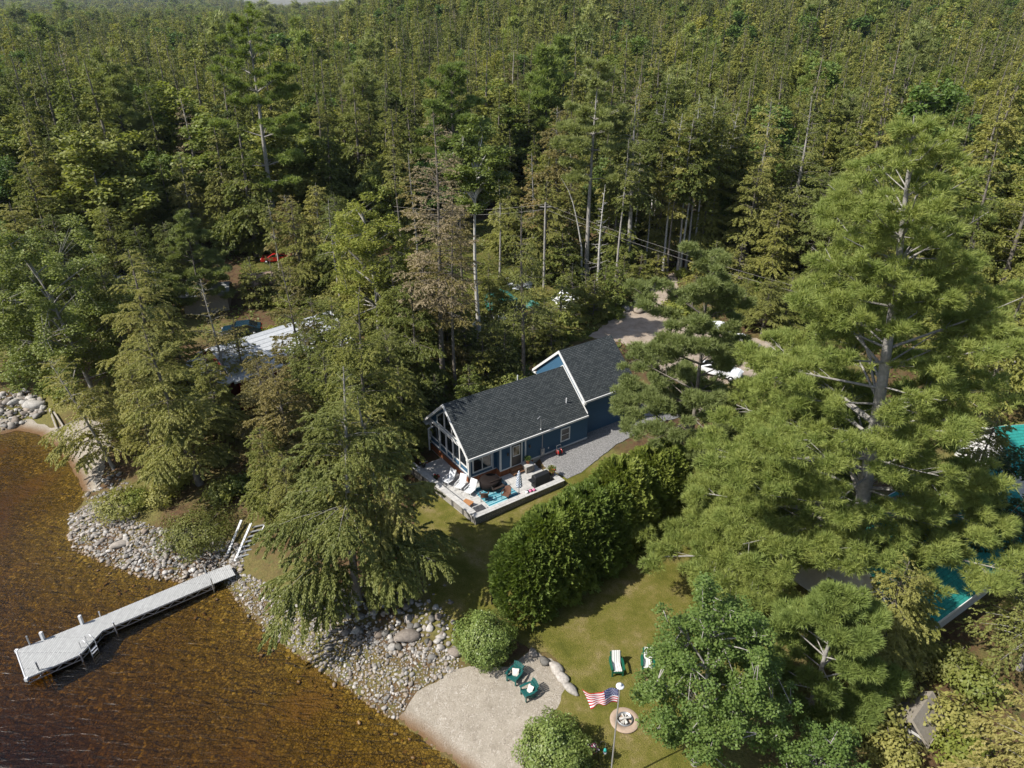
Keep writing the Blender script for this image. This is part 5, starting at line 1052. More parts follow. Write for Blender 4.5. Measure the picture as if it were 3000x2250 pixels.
for nm_, l_ in bk_.items():
    l_.sort(key=lambda q: q[0]); 
    for i_, (_, o) in enumerate(l_): o['label'] = 'larger shore stone, '+(O2[i_]+' to ' if i_ < 20 else 'well away from ')+nm_+' on the bank'
rest = order[296:]; vsl = []; fsl = []; base = 0
tb_ = []
for pm in PROL: v_ = np.empty(len(pm.vertices)*3); pm.vertices.foreach_get('co', v_); f_ = np.empty(len(pm.loops), int); pm.loops.foreach_get('vertex_index', f_); tb_.append((v_.reshape(-1,3), f_))
for k in rest:
    v_, f_ = tb_[int(k) % 8]; s = ST[k,2]; a = rng.uniform(0,6.28); c, sn = math.cos(a), math.sin(a); q = v_*[s, s*rng.uniform(.75,1.1), s*rng.uniform(.8,1.2)]; ti = rng.normal(0,.25)
    q = np.stack([q[:,0], q[:,1]*math.cos(ti)-q[:,2]*math.sin(ti), q[:,1]*math.sin(ti)+q[:,2]*math.cos(ti)], 1)
    vsl.append(np.stack([q[:,0]*c-q[:,1]*sn+ST[k,0], q[:,0]*sn+q[:,1]*c+ST[k,1], q[:,2]+SZ[k]+s*.22+rng.uniform(-.04,.03)], 1)); fsl.append(f_+base); base += len(v_)
o = link(bpy.data.objects.new('shore_stones', mesh_np('shore_stones', np.concatenate(vsl), np.concatenate(fsl), 3, MATS['rock_mass'], False))); tag(o, 'mass of small grey and tan stones covering the lake bank', 'stones', kind='stuff')
def boulder(label, px, py, s, sx=1, k=0, rz=0, name='boulder', mt=None, sink=.3):
    o = link(bpy.data.objects.new(name, PRO[k % 8])); p = V(px, py); o.location = p+Vector((0,0,s*sink)); o.scale = (s*sx, s*.85, s*.8); o.rotation_euler = (0,0,rz); tag(o, label, 'boulder'); return o
for k, (px, py, s, sx, lb) in enumerate(((1152,1413,.42,1.2,'dark brown'),(1176,1431,.52,1.1,'pale grey round topped'),(1202,1447,.62,1.0,'largest flat grey'),(1216,1468,.50,1.3,'long light grey'),(1232,1492,.45,1.5,'brown and grey wedge shaped'))):
    boulder(lb+' boulder in the curved row edging the lawn above the beach', px, py, s*.86, sx, k, -.9)
boulder('big dark boulder at the top of the stone bank', 880,1378,.75,1.1,2,.4); boulder('smooth white boulder standing out on the stone bank', 712,1400,.34,1,3); boulder('second smooth white boulder to the right on the bank', 772,1392,.30,1.2,4,.3)
boulder('wide flat pale slab lying on the stones of the point', 258,1178,.62,1.2,5,.5,sink=.1); boulder('big dark boulder behind the little sand beach at left', 72,878,.95,1.2,6,.2); boulder('second dark boulder at the far left shore', 30,872,.6,1.2,1,1)
boulder('flat grey stone beside the round shrub at the lawn corner', 985,1412,.5,1.2,0,.2)
for k, (px, py, s) in enumerate(((1552,712,1.5),(1572,722,1.1),(1600,735,1.0),(1632,752,.7),(1385,672,1.0),(1350,668,.7))):
    o = boulder(('whitish boulder of the row along the driveway' if k < 4 else 'pale boulder beside the driveway behind the garage'), px, py, s, 1.2, k+2, k); o['group'] = 'pale boulders along the driveway'; 
    o.data = PRO[(k+2) % 8].copy(); o.data.materials.clear(); o.data.materials.append(MATS['tarp_white'] if k < 3 else MATS['rock'])
# drift log on the point and orange leaf litter
b_ = MB(); b_.tube([(-1.6,0,0),(-.4,.15,.1),(.8,0,.12),(1.9,-.2,.05)], [.05,.08,.07,.03], 7); b_.tube([(.2,.1,.12),(.6,.7,.35),(.7,1.1,.5)], [.04,.03,.01], 5); o = b_.build('driftwood', MATS['deadwood']); o.location = V(235,1110)+Vector((0,0,.25)); o.rotation_euler = (0,0,.4); tag(o, 'bleached drift log lying on the rocky point', 'driftwood')
for k, (x0_, y0_, x1_, y1_) in enumerate(((108,888,125,935),(118,895,140,930),(170,960,235,975))):
    a, c = V(x0_, y0_), V(x1_, y1_); b_ = MB(); b_.bar(a+Vector((0,0,.25))-a, c+Vector((0,0,.3))-a, .14, .10); o = b_.build('old_timber', MATS['deadwood']); o.location = a; tag(o, 'bleached grey timber lying at the edge of the little sand beach', 'timber', 'old timbers by the little beach')
# ---------------------------------------------------------------- single trees and shrubs one can point to
def top_h(P, y): return topz(P, y)-P.z
P = V(1832,1268); h = top_h(P, 238)
plant_tree('white_pine', 'giant multi-limbed white pine towering over the right side', 'pine tree', P, pine(11, h, 11.4, .09, nb=140, n=125000, blades=9, bl=.34, bw=.040, shape=.72, plate=1.04, dens=1.45, whorl=22, front=.50, low=1.0, r0=.50, aim=(math.pi*1.2, .10)), 'leaf_pine', 'bark_grey', tilt=(0,-.11), blade=True, tn=12)
P = V(1476,1062); h = top_h(P, 556)
plant_tree('white_pine', 'blue-green pine whose limbs cover the garage corner', 'pine tree', P, pine(12, h, 6.7, .20, nb=72, n=34000, blades=9, bl=.34, bw=.050, shape=.55, plate=1.0, dens=1.2, whorl=13, r0=.2, aim=(math.pi, .25), low=.9), 'leaf_pine_blue', 'bark', blade=True)
P = V(604,540); h = top_h(P, 28)
plant_tree('white_pine', 'tallest pine at left rising above the forest with an open tiered crown', 'pine tree', P, pine(13, h, 7.4, .30, nb=44, n=14000, blades=6, bl=.5, bw=.11, shape=.35, plate=1.15, dens=.7, whorl=11, r0=.42, low=.7), 'leaf_pine', 'bark_grey', blade=True)
P = V(440,668); h = top_h(P, 462)
plant_tree('young_pine', 'young bluish pine in front of the dark forest at left', 'pine tree', P, pine(14, h, 5.2, .08, 1.6, 0, 0, 56, 12000, 7, .42, .10, .8, .8, r0=.14), 'leaf_pine_blue', blade=True)
P = V(1266,598); h = top_h(P, 128)
plant_tree('white_pine', 'tall pine with bare grey trunk behind the driveway', 'pine tree', P, pine(15, h, 5.4, .46, .9, 8, 0, 38, 9000, 6, .5, .11, .5, 1.1, r0=.32, low=.7), 'leaf_pine_blue', 'bark_grey', blade=True)
hem = dict(leaf=.22, wid=.085, clump=.38, frond=1.0)
P = V(772,1300); h = top_h(P, 800)
plant_tree('hemlock', 'big drooping hemlock leaning over the stone bank', 'hemlock tree', P, conifer(21, h, 6.5, .13, 125, .85, .32, .12, n=125000, sparse=.2, r0=.27, wood_n=90, **hem), 'leaf_hemlock_near', 'bark_grey', tilt=(-.03,.03), tn=10)
P = V(850,1254); h = top_h(P, 850)
plant_tree('hemlock', 'hemlock on the lawn edge whose boughs reach the patio', 'hemlock tree', P, conifer(22, h, 4.6, .16, 85, .75, .33, .12, n=62000, sparse=.2, r0=.24, wood_n=70, **hem), 'leaf_hemlock_near', 'bark_grey', tilt=(0,-.05), tn=10)
P = V(808,1035); h = top_h(P, 640)
plant_tree('hemlock', 'dark hemlock between the red cabin and the patio', 'hemlock tree', P, conifer(23, h, 4.4, .10, 100, .75, .3, .1, n=56000, sparse=.2, r0=.2, wood_n=60, **hem), 'leaf_hemlock', 'bark')
P = V(878,965); h = top_h(P, 790)
plant_tree('hemlock', 'shorter hemlock just left of the blue house gable', 'hemlock tree', P, conifer(24, h, 2.7, .06, 80, .7, .3, .1, n=36000, r0=.12, wood_n=40, **hem), 'leaf_hemlock_near', 'bark')
P = V(664,905); h = top_h(P, 565)
plant_tree('cedar_tree', 'reddish brown cedar in front of the white metal roof', 'cedar tree', P, conifer(25, h, 2.5, .25, 70, .6, .1, .3, n=12000, leaf=.24, wid=.10, clump=.4, frond=.8, r0=.14), 'leaf_rust', 'bark')
P = V(600,1010); h = top_h(P, 780)
plant_tree('cedar_tree', 'brownish sparse cedar in front of the red cabin wall', 'cedar tree', P, conifer(26, h, 2.9, .2, 60, .6, .15, .2, n=9000, leaf=.24, wid=.10, clump=.4, frond=.8, r0=.12, sparse=.3), 'leaf_rust', 'bark')
P = V(432,1045); h = top_h(P, 700)
plant_tree('hemlock', 'leaning hemlock at the left of the rocky point', 'hemlock tree', P, conifer(27, h, 4.8, .18, 85, .7, .3, .12, n=60000, sparse=.2, r0=.24, wood_n=70, **hem), 'leaf_hemlock_near', 'bark', tilt=(0,-.10))
P = V(362,905); h = top_h(P, 540)
plant_tree('hemlock', 'tall olive hemlock behind the rocky point', 'hemlock tree', P, conifer(28, h, 5.2, .08, 105, .78, .28, .12, n=68000, sparse=.2, r0=.24, wood_n=80, **hem), 'leaf_hemlock_near', 'bark')
P = V(245,1010); h = top_h(P, 770)
plant_tree('hemlock', 'thin leaning hemlock above the sand of the left cove', 'hemlock tree', P, conifer(29, h, 3.8, .12, 70, .5, .3, .1, n=32000, r0=.12, sparse=.3, **hem), 'leaf_hemlock_near', 'deadwood', tilt=(0,-.22))
P = V(500,880); h = top_h(P, 600)
plant_tree('dying_spruce', 'half dead spruce with grey twigs before the white roof', 'spruce tree', P, conifer(30, h, 2.6, .25, 70, .5, .2, .2, n=3600, leaf=.24, wid=.10, clump=.4, frond=.7, r0=.14, sparse=.4), 'leaf_rust', 'deadwood')
P = V(536,872); h = top_h(P, 690)
plant_tree('dying_spruce', 'thin spruce with sparse green beside the half dead one', 'spruce tree', P, conifer(31, h, 1.9, .3, 50, .5, .2, .2, n=3600, leaf=.24, wid=.10, clump=.4, frond=.7, r0=.12, sparse=.4), 'leaf_hemlock', 'bark')
P = V(215,875); h = top_h(P, 500)
plant_tree('maple_tree', 'broad bright green maple leaning over the left cove', 'maple tree', P, broadleaf(41, h, 7.0, .56, .44, 52000, 40, .22, 300, .85, r0=.22, lean=(-2.6,-1)), 'leaf_broad', 'bark_grey')
P = V(40,800); h = top_h(P, 520)
plant_tree('maple_tree', 'bright green maple at the far left shore', 'maple tree', P, broadleaf(42, h, 6.0, .56, .44, 34000, 34, .24, 220, .9), 'leaf_broad', 'bark_grey')
P = V(20,575); h = top_h(P, 330)
plant_tree('birch_tree', 'bluish green broadleaf tree at the left picture edge', 'broadleaf tree', P, broadleaf(43, h, 7.0, .55, .46, 26000, 30, .34, 220, 1.0), 'leaf_maple', 'bark_grey')
P = V(822,765); h = top_h(P, 400)
plant_tree('birch_tree', 'yellow-green broadleaf tree behind the red cabin', 'broadleaf tree', P, broadleaf(44, h, 4.8, .60, .40, 20000, 34, .24, 200, .72), 'leaf_lime', 'bark_grey')
P = V(1037,765); h = top_h(P, 262)
plant_tree('aspen_tree', 'tall pale-trunked aspen with a small crown behind the house', 'aspen tree', P, broadleaf(45, h, 3.2, .82, .18, 13000, 24, .26, 90, .75, r0=.26, fork=.55), 'leaf_broad', 'bark_birch')
P = V(958,842); h = top_h(P, 236)
plant_tree('dead_spruce', 'tall brown dead spruce behind the blue house', 'dead tree', P, conifer(46, h, 4.0, .30, 150, .62, .12, .1, n=20000, leaf=.28, wid=.08, clump=.5, frond=.9, r0=.26, branchw=.03), 'leaf_dead', 'bark')
P = V(985,850); h = top_h(P, 430)
plant_tree('dead_spruce', 'browning spruce just right of the tall dead one', 'dead tree', P, conifer(47, h, 2.5, .38, 90, .55, .15, .1, n=6500, leaf=.24, wid=.09, clump=.4, frond=.8, r0=.16), 'leaf_rust', 'bark')
P = V(1130,835); h = top_h(P, 440)
plant_tree('hemlock', 'sparse hemlock with dark trunk behind the house ridge', 'hemlock tree', P, conifer(48, h, 3.0, .34, 80, .55, .3, .1, n=9000, leaf=.24, wid=.10, clump=.4, frond=.9, r0=.2), 'leaf_hemlock_near', 'bark')
tr_, ps = snag(51, top_h(V(1256,606), 385), .14, 7, .9, 0, curve=[(0,0),(.35,-.2),(.62,-1.0),(.85,-1.9),(1,-3.2)]); plant_tree('dead_birch', 'bare white birch trunk bending to the left at its top', 'dead birch', V(1256,606), (tr_, ps, None), None, 'bark_birch')
tr_, ps = snag(52, top_h(V(1290,640), 398), .17, 44, 1.7, fine=3); plant_tree('dead_tree', 'pale dead tree with bare side branches right of the white birch', 'dead tree', V(1290,640), (tr_, ps, None), None, 'bark_birch')
tr_, ps = snag(53, top_h(V(1392,588), 455), .17, 5, .6); plant_tree('tree_stub', 'broken grey trunk stub at the driveway edge', 'dead tree', V(1392,588), (tr_, ps, None), None, 'bark_grey')
for k, (bx, by, ty, lb, R0, cb) in enumerate(((1352,600,190,'tall hemlock with long bare trunk right of the pale dead tree',3.3,.42),(1200,560,230,'brownish hemlock with bare trunk above the tarps',3.0,.45),(700,560,395,'grey barked spruce left of the yellow-green tree',2.4,.2),(430,540,330,'olive hemlock left of the tallest pine',3.2,.15),(640,600,420,'dying spruce with brown boughs above the red vehicle',2.8,.2),(1690,560,205,'broad hemlock with pale trunks left of the giant pine',4.0,.18),(1610,560,210,'olive hemlock above the driveway bend',3.6,.3))):
    P = V(bx, by); plant_tree('hemlock', lb, 'hemlock tree', P, conifer(60+k, top_h(P, ty), R0+.6, cb, 100, .6, .3, .12, n=12000, leaf=.38, wid=.16, clump=.5, frond=1.0), 'leaf_rust' if k in (1, 4) else 'leaf_hemlock_near', 'bark_grey')
for k, (bx, by, ty) in enumerate(((1432,590,385),(1462,596,395),(1468,590,345),(1480,588,370),(1496,578,350),(1522,572,400),(1545,560,380),(1563,562,415),(1398,540,370),(1408,545,300))):
    P = V(bx, by); plant_tree('forest_edge_conifer', 'bare trunked conifer in the row standing along the forest edge', 'conifer', P, conifer(80+k, top_h(P, ty-140), 2.8, .52, 80, .6, .25, .1, n=10000, leaf=.44, wid=.20, clump=.5, frond=.9, r0=.15), 'leaf_hemlock', 'bark_grey' if k % 2 else 'bark_birch', group='bare trunked conifers of the forest edge')
P = V(1750,1530); plant_tree('young_pine', 'bushy young pine between the foreground maple and the weathered shed', 'pine tree', P, pine(16, 8.0, 3.7, .04, 1.3, 9, 0, 50, 22000, 9, .34, .055, .7, 1.0, r0=.14), 'leaf_pine', 'bark_grey', blade=True)
for k, (bx, by, ty, bk) in enumerate(((1150,600,330,'bark_grey'),(1178,560,310,'bark_grey'),(1206,560,250,'bark'),(1228,540,300,'bark_grey'),(1310,560,340,'bark'),(1330,620,300,'bark_grey'),(1366,560,330,'bark_birch'),(1412,560,330,'bark_grey'),(1440,600,380,'bark'),(905,600,330,'bark_grey'),(742,700,430,'bark_grey'),(612,640,430,'deadwood'),(1000,640,380,'bark'),(1080,600,380,'bark_grey'),(870,560,300,'bark'))):
    P = V(bx, by); plant_tree('slim_spruce', 'slim conifer with bare grey trunk and thin ragged top around the clearing', 'conifer', P, conifer(400+k, top_h(P, ty), 1.9, .42+.2*(k % 3)/2, 50, .6, .2, .05, n=2600, leaf=.40, wid=.14, clump=.5, frond=.8, r0=.15, sparse=.3, branchw=.025), 'leaf_rust' if k % 3 == 0 else 'leaf_hemlock_near', bk, group='slim bare trunked conifers around the clearing')
# right front maple, side trees
P = V(1500,1650); h = top_h(P, 1312)
plant_tree('maple_tree', 'dark green maple in the foreground at the foot of the giant pine', 'maple tree', P, broadleaf(91, h, 3.3, .58, .46, 46000, 44, .135, 300, .50, r0=.14), 'leaf_maple', 'bark_grey')
P = V(1745,1740); h = top_h(P, 1600)
plant_tree('maple_tree', 'small maple cut by the bottom edge of the picture', 'maple tree', P, broadleaf(92, h, 2.3, .60, .40, 12000, 20, .13, 90, .5), 'leaf_maple', 'bark_grey')
P = V(2190,1780); h = top_h(P, 1420)
plant_tree('golden_hemlock', 'yellow-green hemlock at the bottom right corner', 'hemlock tree', P, conifer(93, h, 3.4, .05, 90, .5, .25, .1, n=34000, r0=.16, leaf=.20, wid=.085, clump=.32, frond=.9), 'leaf_gold', 'bark_grey')
P = V(2200,1445); h = top_h(P, 1270)
plant_tree('golden_hemlock', 'sparse yellow-green hemlock at the right edge above the corner one', 'hemlock tree', P, conifer(94, h, 3.0, .25, 60, .5, .25, .1, n=9000, r0=.14, leaf=.20, wid=.085, clump=.32, frond=.9), 'leaf_hemlock_near', 'bark_grey')
P = V(2185,1290); h = top_h(P, 930)
plant_tree('oak_tree', 'dark leaved tree at the right edge before the white wall', 'broadleaf tree', P, broadleaf(95, h, 3.4, .56, .46, 12000, 30, .22, 110, .75), 'leaf_dark', 'bark')
P = V(2175,830); h = top_h(P, 640)
tr_, ps = snag(96, h, .12, 8, .8); plant_tree('birch_tree', 'slender white birch trunks at the right edge', 'birch tree', P, (tr_, ps, None), None, 'bark_birch')
for k, (bx, by, ty, R0) in enumerate(((1790,700,330,4.4),(1880,690,300,4.2),(2040,700,300,4.4),(2130,720,270,4.4),(2230,760,330,4.8),(2120,900,560,3.4),(2010,830,520,3.2),(2290,900,480,4.6))):
    P = V(bx, by); plant_tree('hemlock', ('olive hemlock of the wall of trees behind the giant pine'), 'hemlock tree', P, conifer(100+k, top_h(P, ty), R0, .08, 110, .6, .28, .12, n=15000, leaf=.36, wid=.15, clump=.5, frond=1.1), 'leaf_hemlock', 'bark', group='hemlocks behind the giant pine')
# more trees around the cabins and the house
nh = []
for k in range(4): nh.append(plant_tree('hemlock', 'olive hemlock crowding the red cabin and the bank', 'hemlock tree', V((690,735,640,700)[k], (965,1015,1050,870)[k]), conifer(150+k, 11, 3.4, .08, 90, .58, .28, .12, n=38000, leaf=.25, wid=.10, clump=.42, frond=1.0, r0=.15), ('leaf_hemlock_near','leaf_hemlock','leaf_rust','leaf_hemlock')[k], 'bark', group='hemlocks around the red cabin'))
rf = random.Random(31)
for (bx, by, s, kk, where) in ((590,960,.8,2,0),(770,960,1.1,1,0),(745,905,1.0,1,0),(850,930,.9,0,0),(300,860,1.1,0,0),(600,1110,.7,1,0),(640,1150,.6,0,0),(180,700,1.2,1,1),(90,660,1.3,0,1),(280,640,1.1,1,1),(340,700,1.0,3,1),(20,700,1.1,1,1),(130,600,1.2,3,1),(390,640,.9,0,1),(480,950,.7,0,0),(420,900,.9,1,0),(340,1010,.8,0,0),
    (868,800,1.1,1,2),(900,850,1.0,3,2),(925,800,1.2,2,2),(950,740,1.1,1,2),(885,740,1.1,2,2),(790,700,1.1,1,2),(745,640,1.1,3,2),(660,640,1.0,1,2),(1180,600,1.2,0,2),(1100,560,1.2,1,2),(1230,580,1.2,0,2),(1320,590,1.2,1,2),(1420,570,1.0,0,2),(1600,590,1.3,0,3),(1660,620,1.1,1,3),(1740,620,1.3,0,3),(2085,1095,.8,0,3),(1885,1445,.75,0,3),(1935,1420,.6,1,3),(1645,722,.7,0,3),(1690,716,.7,3,3),(1600,700,.5,1,3),(1060,700,.8,3,2)):
    r = copy_tree(nh[kk]); r.location = V(bx, by); r.scale = (s*rf.uniform(.9,1.15), s*rf.uniform(.9,1.15), s*rf.uniform(.9,1.2)); r.rotation_euler = (0,0,rf.uniform(0,6.28))
    r['label'] = ('olive hemlock crowding the red cabin and the bank', 'olive hemlock between the left shore and the forest', 'slim olive hemlock between the clearing and the blue house', 'olive hemlock among the trees right of the driveway')[where]; r['group'] = ('hemlocks around the red cabin','hemlocks near the left shore','hemlocks around the clearing','hemlocks on the right side')[where]
# hedge of arborvitae: one column each
e0 = V(1140,1308); e1 = V(1425,1105); AV = [leaf_mesh('foliage', arborvitae(s, 2.05, 5.3, 26000, .26), MATS['leaf_hedge']) for s in range(3)]
NH = 9; ords = ['nearest the round shrub', 'second from the round shrub', 'third from the round shrub', 'fourth from the round shrub', 'fifth from either end', 'fourth from the gravel path', 'third from the gravel path', 'second from the gravel path', 'nearest the gravel path']
for k in range(NH):
    p = e0.lerp(e1, k/(NH-1)); p.z = tz(p.x, p.y); r = empty('arborvitae', p, k*1.9, 'clipped arborvitae of the tall hedge, the one '+ords[k], 'arborvitae', 'arborvitae of the hedge'); s = [1.0,1.06,1.0,1.08,1.02,1.08,1.0,1.03,.95][k]; 
    c_ = link(bpy.data.objects.new('foliage', AV[k % 3])); c_.parent = r; r.scale = (s, s, s*(1.04+.05*(k % 3)))
    b_ = MB(); b_.tube([(0,0,-.2),(.05,0,2),(0,.05,4.3)], [.11,.07,.02], 7); b_.build('stem', MATS['bark'], r)
plant_bush('round_shrub', 'round leafy shrub at the end of the hedge above the beach', V(1047,1418), bush(1, 1.66, 3.0, 15000, .135, lump=.17), 'leaf_shrub')
plant_bush('round_shrub', 'round leafy shrub beside the flagpole at the bottom', V(1195,1655), bush(2, 1.74, 2.9, 15000, .135, lump=.17), 'leaf_shrub')
plant_bush('dark_shrub', 'dark green shrub on the rocky point next to the boat rails', V(425,1165), bush(3, 2.5, 1.8, 8500, .15, lump=.3), 'leaf_spruce'); plant_bush('dark_shrub', 'low shrub at the left end of the rocky point', V(265,1100), bush(4, 1.9, 1.3, 3500, .18, lump=.3), 'leaf_hemlock_near')
plant_bush('garden_plant', 'low silvery plant below the round shrub by the flagpole', V(1250,1690), bush(5, .9, .7, 1500, .12, lump=.3), 'leaf_pale'); plant_bush('garden_plant', 'yellow flowering plant at the foot of the flagpole', V(1288,1668), bush(6, .4, .5, 500, .10, lump=.3), 'leaf_lime')
rg = random.Random(12)
# young conifers and bushes of the understory, each its own copy of a few built ones
yc = [plant_tree('young_hemlock', 'young green conifer among the understory behind the blue house', 'young conifer', V(1110+k*40,770), conifer(200+k, 5.5, 1.9, .03, 60, .8, .2, .2, n=5200, leaf=.26, wid=.12, clump=.4, frond=.7, r0=.07), ('leaf_broad','leaf_spruce','leaf_hemlock')[k], 'bark', group='young conifers behind the blue house') for k in range(3)]
for (bx, by, s) in ((1010,800,1.1),(1040,835,1.0),(1065,795,1.2),(1090,825,1.0),(1020,870,.8),(1170,745,1.0),(1210,735,1.3),(1240,700,1.2),(1260,680,1.0),(1285,690,1.2),(1305,660,1.1),(1330,665,1.1),(1345,640,.9),(1380,625,1.0),(1000,760,1.0),(970,800,.9),(1330,600,1.2),(1420,610,.8),(1215,610,1.5),(1170,590,1.3),(1140,560,1.6),(1090,560,1.4),(1240,560,1.4),(1300,590,1.3),(1500,620,.9),(1540,610,1.2),(1590,630,1.2),(900,690,.9),(860,700,.8),(880,650,1.1),(780,640,1.1),(740,660,1.0),(700,640,1.2),(640,660,1.0),(600,650,1.0),(560,665,1.1),(480,640,.8),(380,640,1.2),(262,640,1.0),(300,660,1.2),(500,560,1.0),(920,760,1.0),(890,850,.9),(860,905,1.0),(940,880,.7),(620,750,.9),(720,620,.9),(1640,600,1.4),(1680,580,1.1),(1760,640,1.4),(1720,600,1.2)):
    r = copy_tree(rg.choice(yc)); r.location = V(bx+rg.uniform(-6,6), by+rg.uniform(-5,5)); r.scale = (s*rg.uniform(.9,1.2), s*rg.uniform(.9,1.2), s*rg.uniform(.85,1.15)); r.rotation_euler = (0,0,rg.uniform(0,6.28))
    r['label'] = 'young green conifer among the understory around the clearing'; r['group'] = 'young conifers around the clearing'
ub = [plant_bush('understory_bush', 'low leafy bush in the undergrowth of the clearing', V(1000+k*50,790), bush(30+k, 1.2, 1.5, 1700, .22, lump=.35), ('leaf_broad','leaf_lime','leaf_hemlock_near')[k], 'bush', 'low bushes around the clearing') for k in range(3)]
for k in range(95):
    bx, by = rg.uniform(560,1480), rg.uniform(560,860)
    if by > 800 and bx < 840: continue
    if 1395 < bx and by < 700 and rg.random() < .5: continue
    if bx > 1130 and by > 690: continue
    if 1020 < bx < 1130 and 640 < by < 720: continue
    r = copy_tree(rg.choice(ub)); s = rg.uniform(.6,1.3); r.location = V(bx, by); r.scale = (s*1.2, s*1.2, s); r.rotation_euler = (0,0,rg.uniform(0,6.28))
for (bx, by, s) in ((1880,1560,1.2),(1925,1645,1.0),(2045,1570,1.1),(2070,1640,1.0),(1900,1500,1.3),(1960,1440,1.0),(1560,650,1.2),(1600,655,1.3),(1640,670,1.2),(1530,640,1.1),(1580,680,1.0),(1680,660,1.3),(1620,630,1.4),(350,1085,.9),(300,1090,.8),(480,1080,1.0),(520,1060,.9),(380,1050,1.0),(470,1000,.9),(330,1000,.9),(260,940,1.0),(300,900,1.1),(140,860,1.1),(60,800,1.2),(560,1030,.7),(2100,1500,1.1),(2050,1450,1.0),(1900,1450,.9),(1840,1380,.8),(2000,1300,1.1)):
    r = copy_tree(rg.choice(ub)); r.location = V(bx, by); r.scale = (s, s, s); r.rotation_euler = (0,0,rg.uniform(0,6.28)); r['label'] = 'low leafy bush on the wooded bank of the shore'; r['group'] = 'low bushes on the wooded bank'

# ---------------------------------------------------------------- the forest
protos = {'hemlock': [], 'spruce': [], 'broad': [], 'pine': [], 'dead': []}
def proto(kind, k, data, leafm, barkm='bark', blade=False):
    trunk, paths, V_ = data; tm = wood_mesh('trunk', paths[:1], MATS[barkm], 7); bm_ = wood_mesh('branches', paths[1:], MATS[barkm], 3); cm = (blade_mesh if blade else leaf_mesh)('crown', V_, MATS[leafm]); protos[kind].append((tm, bm_, cm))
for k in range(6): proto('hemlock', k, conifer(300+k, 17.5, 3.6+.4*(k % 3), .05+.04*(k % 3), 150, .98, .34, .10, n=27000, leaf=.36, wid=.17, clump=.6, frond=1.1, sparse=.15), 'leaf_hemlock')
for k in range(3): proto('spruce', k, conifer(320+k, 18, 3.2, .06, 90, .85, .2, .0, n=15000, leaf=.36, wid=.16, clump=.5, frond=.9), 'leaf_spruce')
for k in range(4): proto('broad', k, broadleaf(340+k, 14, 4.0, .62, .38, 10500, 16, .44, 95, 1.05), ('leaf_broad','leaf_maple','leaf_broad','leaf_lime')[k], 'bark_grey')
for k in range(2): proto('pine', k, pine(360+k, 19, 4.6, .30, 1.3, 12, 0, 60, 11000, 6, .45, .10, .5, 1.1), ('leaf_pine','leaf_pine_blue')[k], blade=True)
proto('dead', 0, conifer(380, 15, 2.6, .15, 90, .7, .1, .05, n=3000, leaf=.4, wid=.10, clump=.6, frond=.9), 'leaf_dead', 'deadwood')
EDGE = [G(x, y, 3.5) for x, y in ((-700,620),(-200,640),(0,560),(120,570),(250,585),(400,560),(520,560),(640,530),(760,545),(860,545),(960,505),(1050,475),(1120,440),(1200,470),(1290,530),(1400,560),(1500,575),(1600,560),(1700,545),(1800,620),(1950,700),(2150,700),(2300,760),(2700,900),(3000,900))]
EX = np.array([p.x for p in EDGE]); EY = np.array([p.y for p in EDGE]); so_ = np.argsort(EX); EX, EY = EX[so_], EY[so_]
rng = np.random.default_rng(77); pts = []
def band(y0, y1, sp_):
    n_ = 0; X_, Y_ = np.meshgrid(np.arange(-.88*y1-20, .88*y1+20, sp_), np.arange(y0, y1, sp_)); X_ = X_.ravel()+rng.uniform(-.46,.46,X_.size)*sp_; Y_ = Y_.ravel()+rng.uniform(-.46,.46,Y_.size)*sp_
    k = (np.abs(X_) < .84*Y_+22) & (Y_ > np.interp(X_, EX, EY)); return X_[k], Y_[k]
A_ = [band(45, 220, 5.2), band(220, 420, 6.0), band(420, 800, 7.2), band(800, 1500, 9.0), band(1500, 3300, 15.0)]
FX = np.concatenate([a[0] for a in A_]); FY = np.concatenate([a[1] for a in A_]); FZ_ = ter(FX, FY)
sing = [(o.location.x, o.location.y) for o in sc.objects if o.parent is None and o.get('category') and ('tree' in o['category'] or o['category'] in ('cabin','shed','outbuilding','house','car','utility pole','building'))]
for sx, sy in sing: k = np.hypot(FX-sx, FY-sy) > (3.2 if sy > 75 else 5.5); FX, FY, FZ_ = FX[k], FY[k], FZ_[k]
ok = ~(inside(WPOLY, FX, FY)); FX, FY, FZ_ = FX[ok], FY[ok], FZ_[ok]; nF = len(FX); depth = FY
patchn = np.sin(FX*.035+1)*np.sin(FY*.028+2)+.5*np.sin(FX*.011+FY*.017)
u = rng.uniform(0, 1, nF); br_p = .13+.16*(patchn > .45)+.10*sstep(200,700,FY)
kind = np.where(u < br_p, 2, np.where(u < br_p+.22, 1, np.where(u < br_p+.235, 3, np.where(u < br_p+.26, 4, 0))))
hs = rng.normal(1.0, .22, nF).clip(.55, 1.5)*(1.02+.10*patchn); hs = np.where(kind == 3, hs*1.10, hs); hs *= np.where(FY > 1500, 1.5, np.where(FY > 800, 1.15, 1))
edge_d = FY-np.interp(FX, EX, EY); hs *= np.where(edge_d < 8, .9, 1)
xs_ = hs*rng.uniform(.88, 1.15, nF)*np.where(FY > 1500, 1.7, np.where(FY > 800, 1.3, np.where(FY > 420, 1.1, 1)))
KN = ['hemlock', 'spruce', 'broad', 'pine', 'dead']; vi = np.array([rng.integers(0, len(protos[KN[k]])) for k in kind]); rot = rng.uniform(0, 6.28, nF)
inview = (np.abs(FX) < .745*FY+4); order = np.argsort(np.where(inview, FY, 1e9)); NI = np.zeros(nF, bool); cnt = [0]*5; lim = [250, 70, 90, 20, 12]
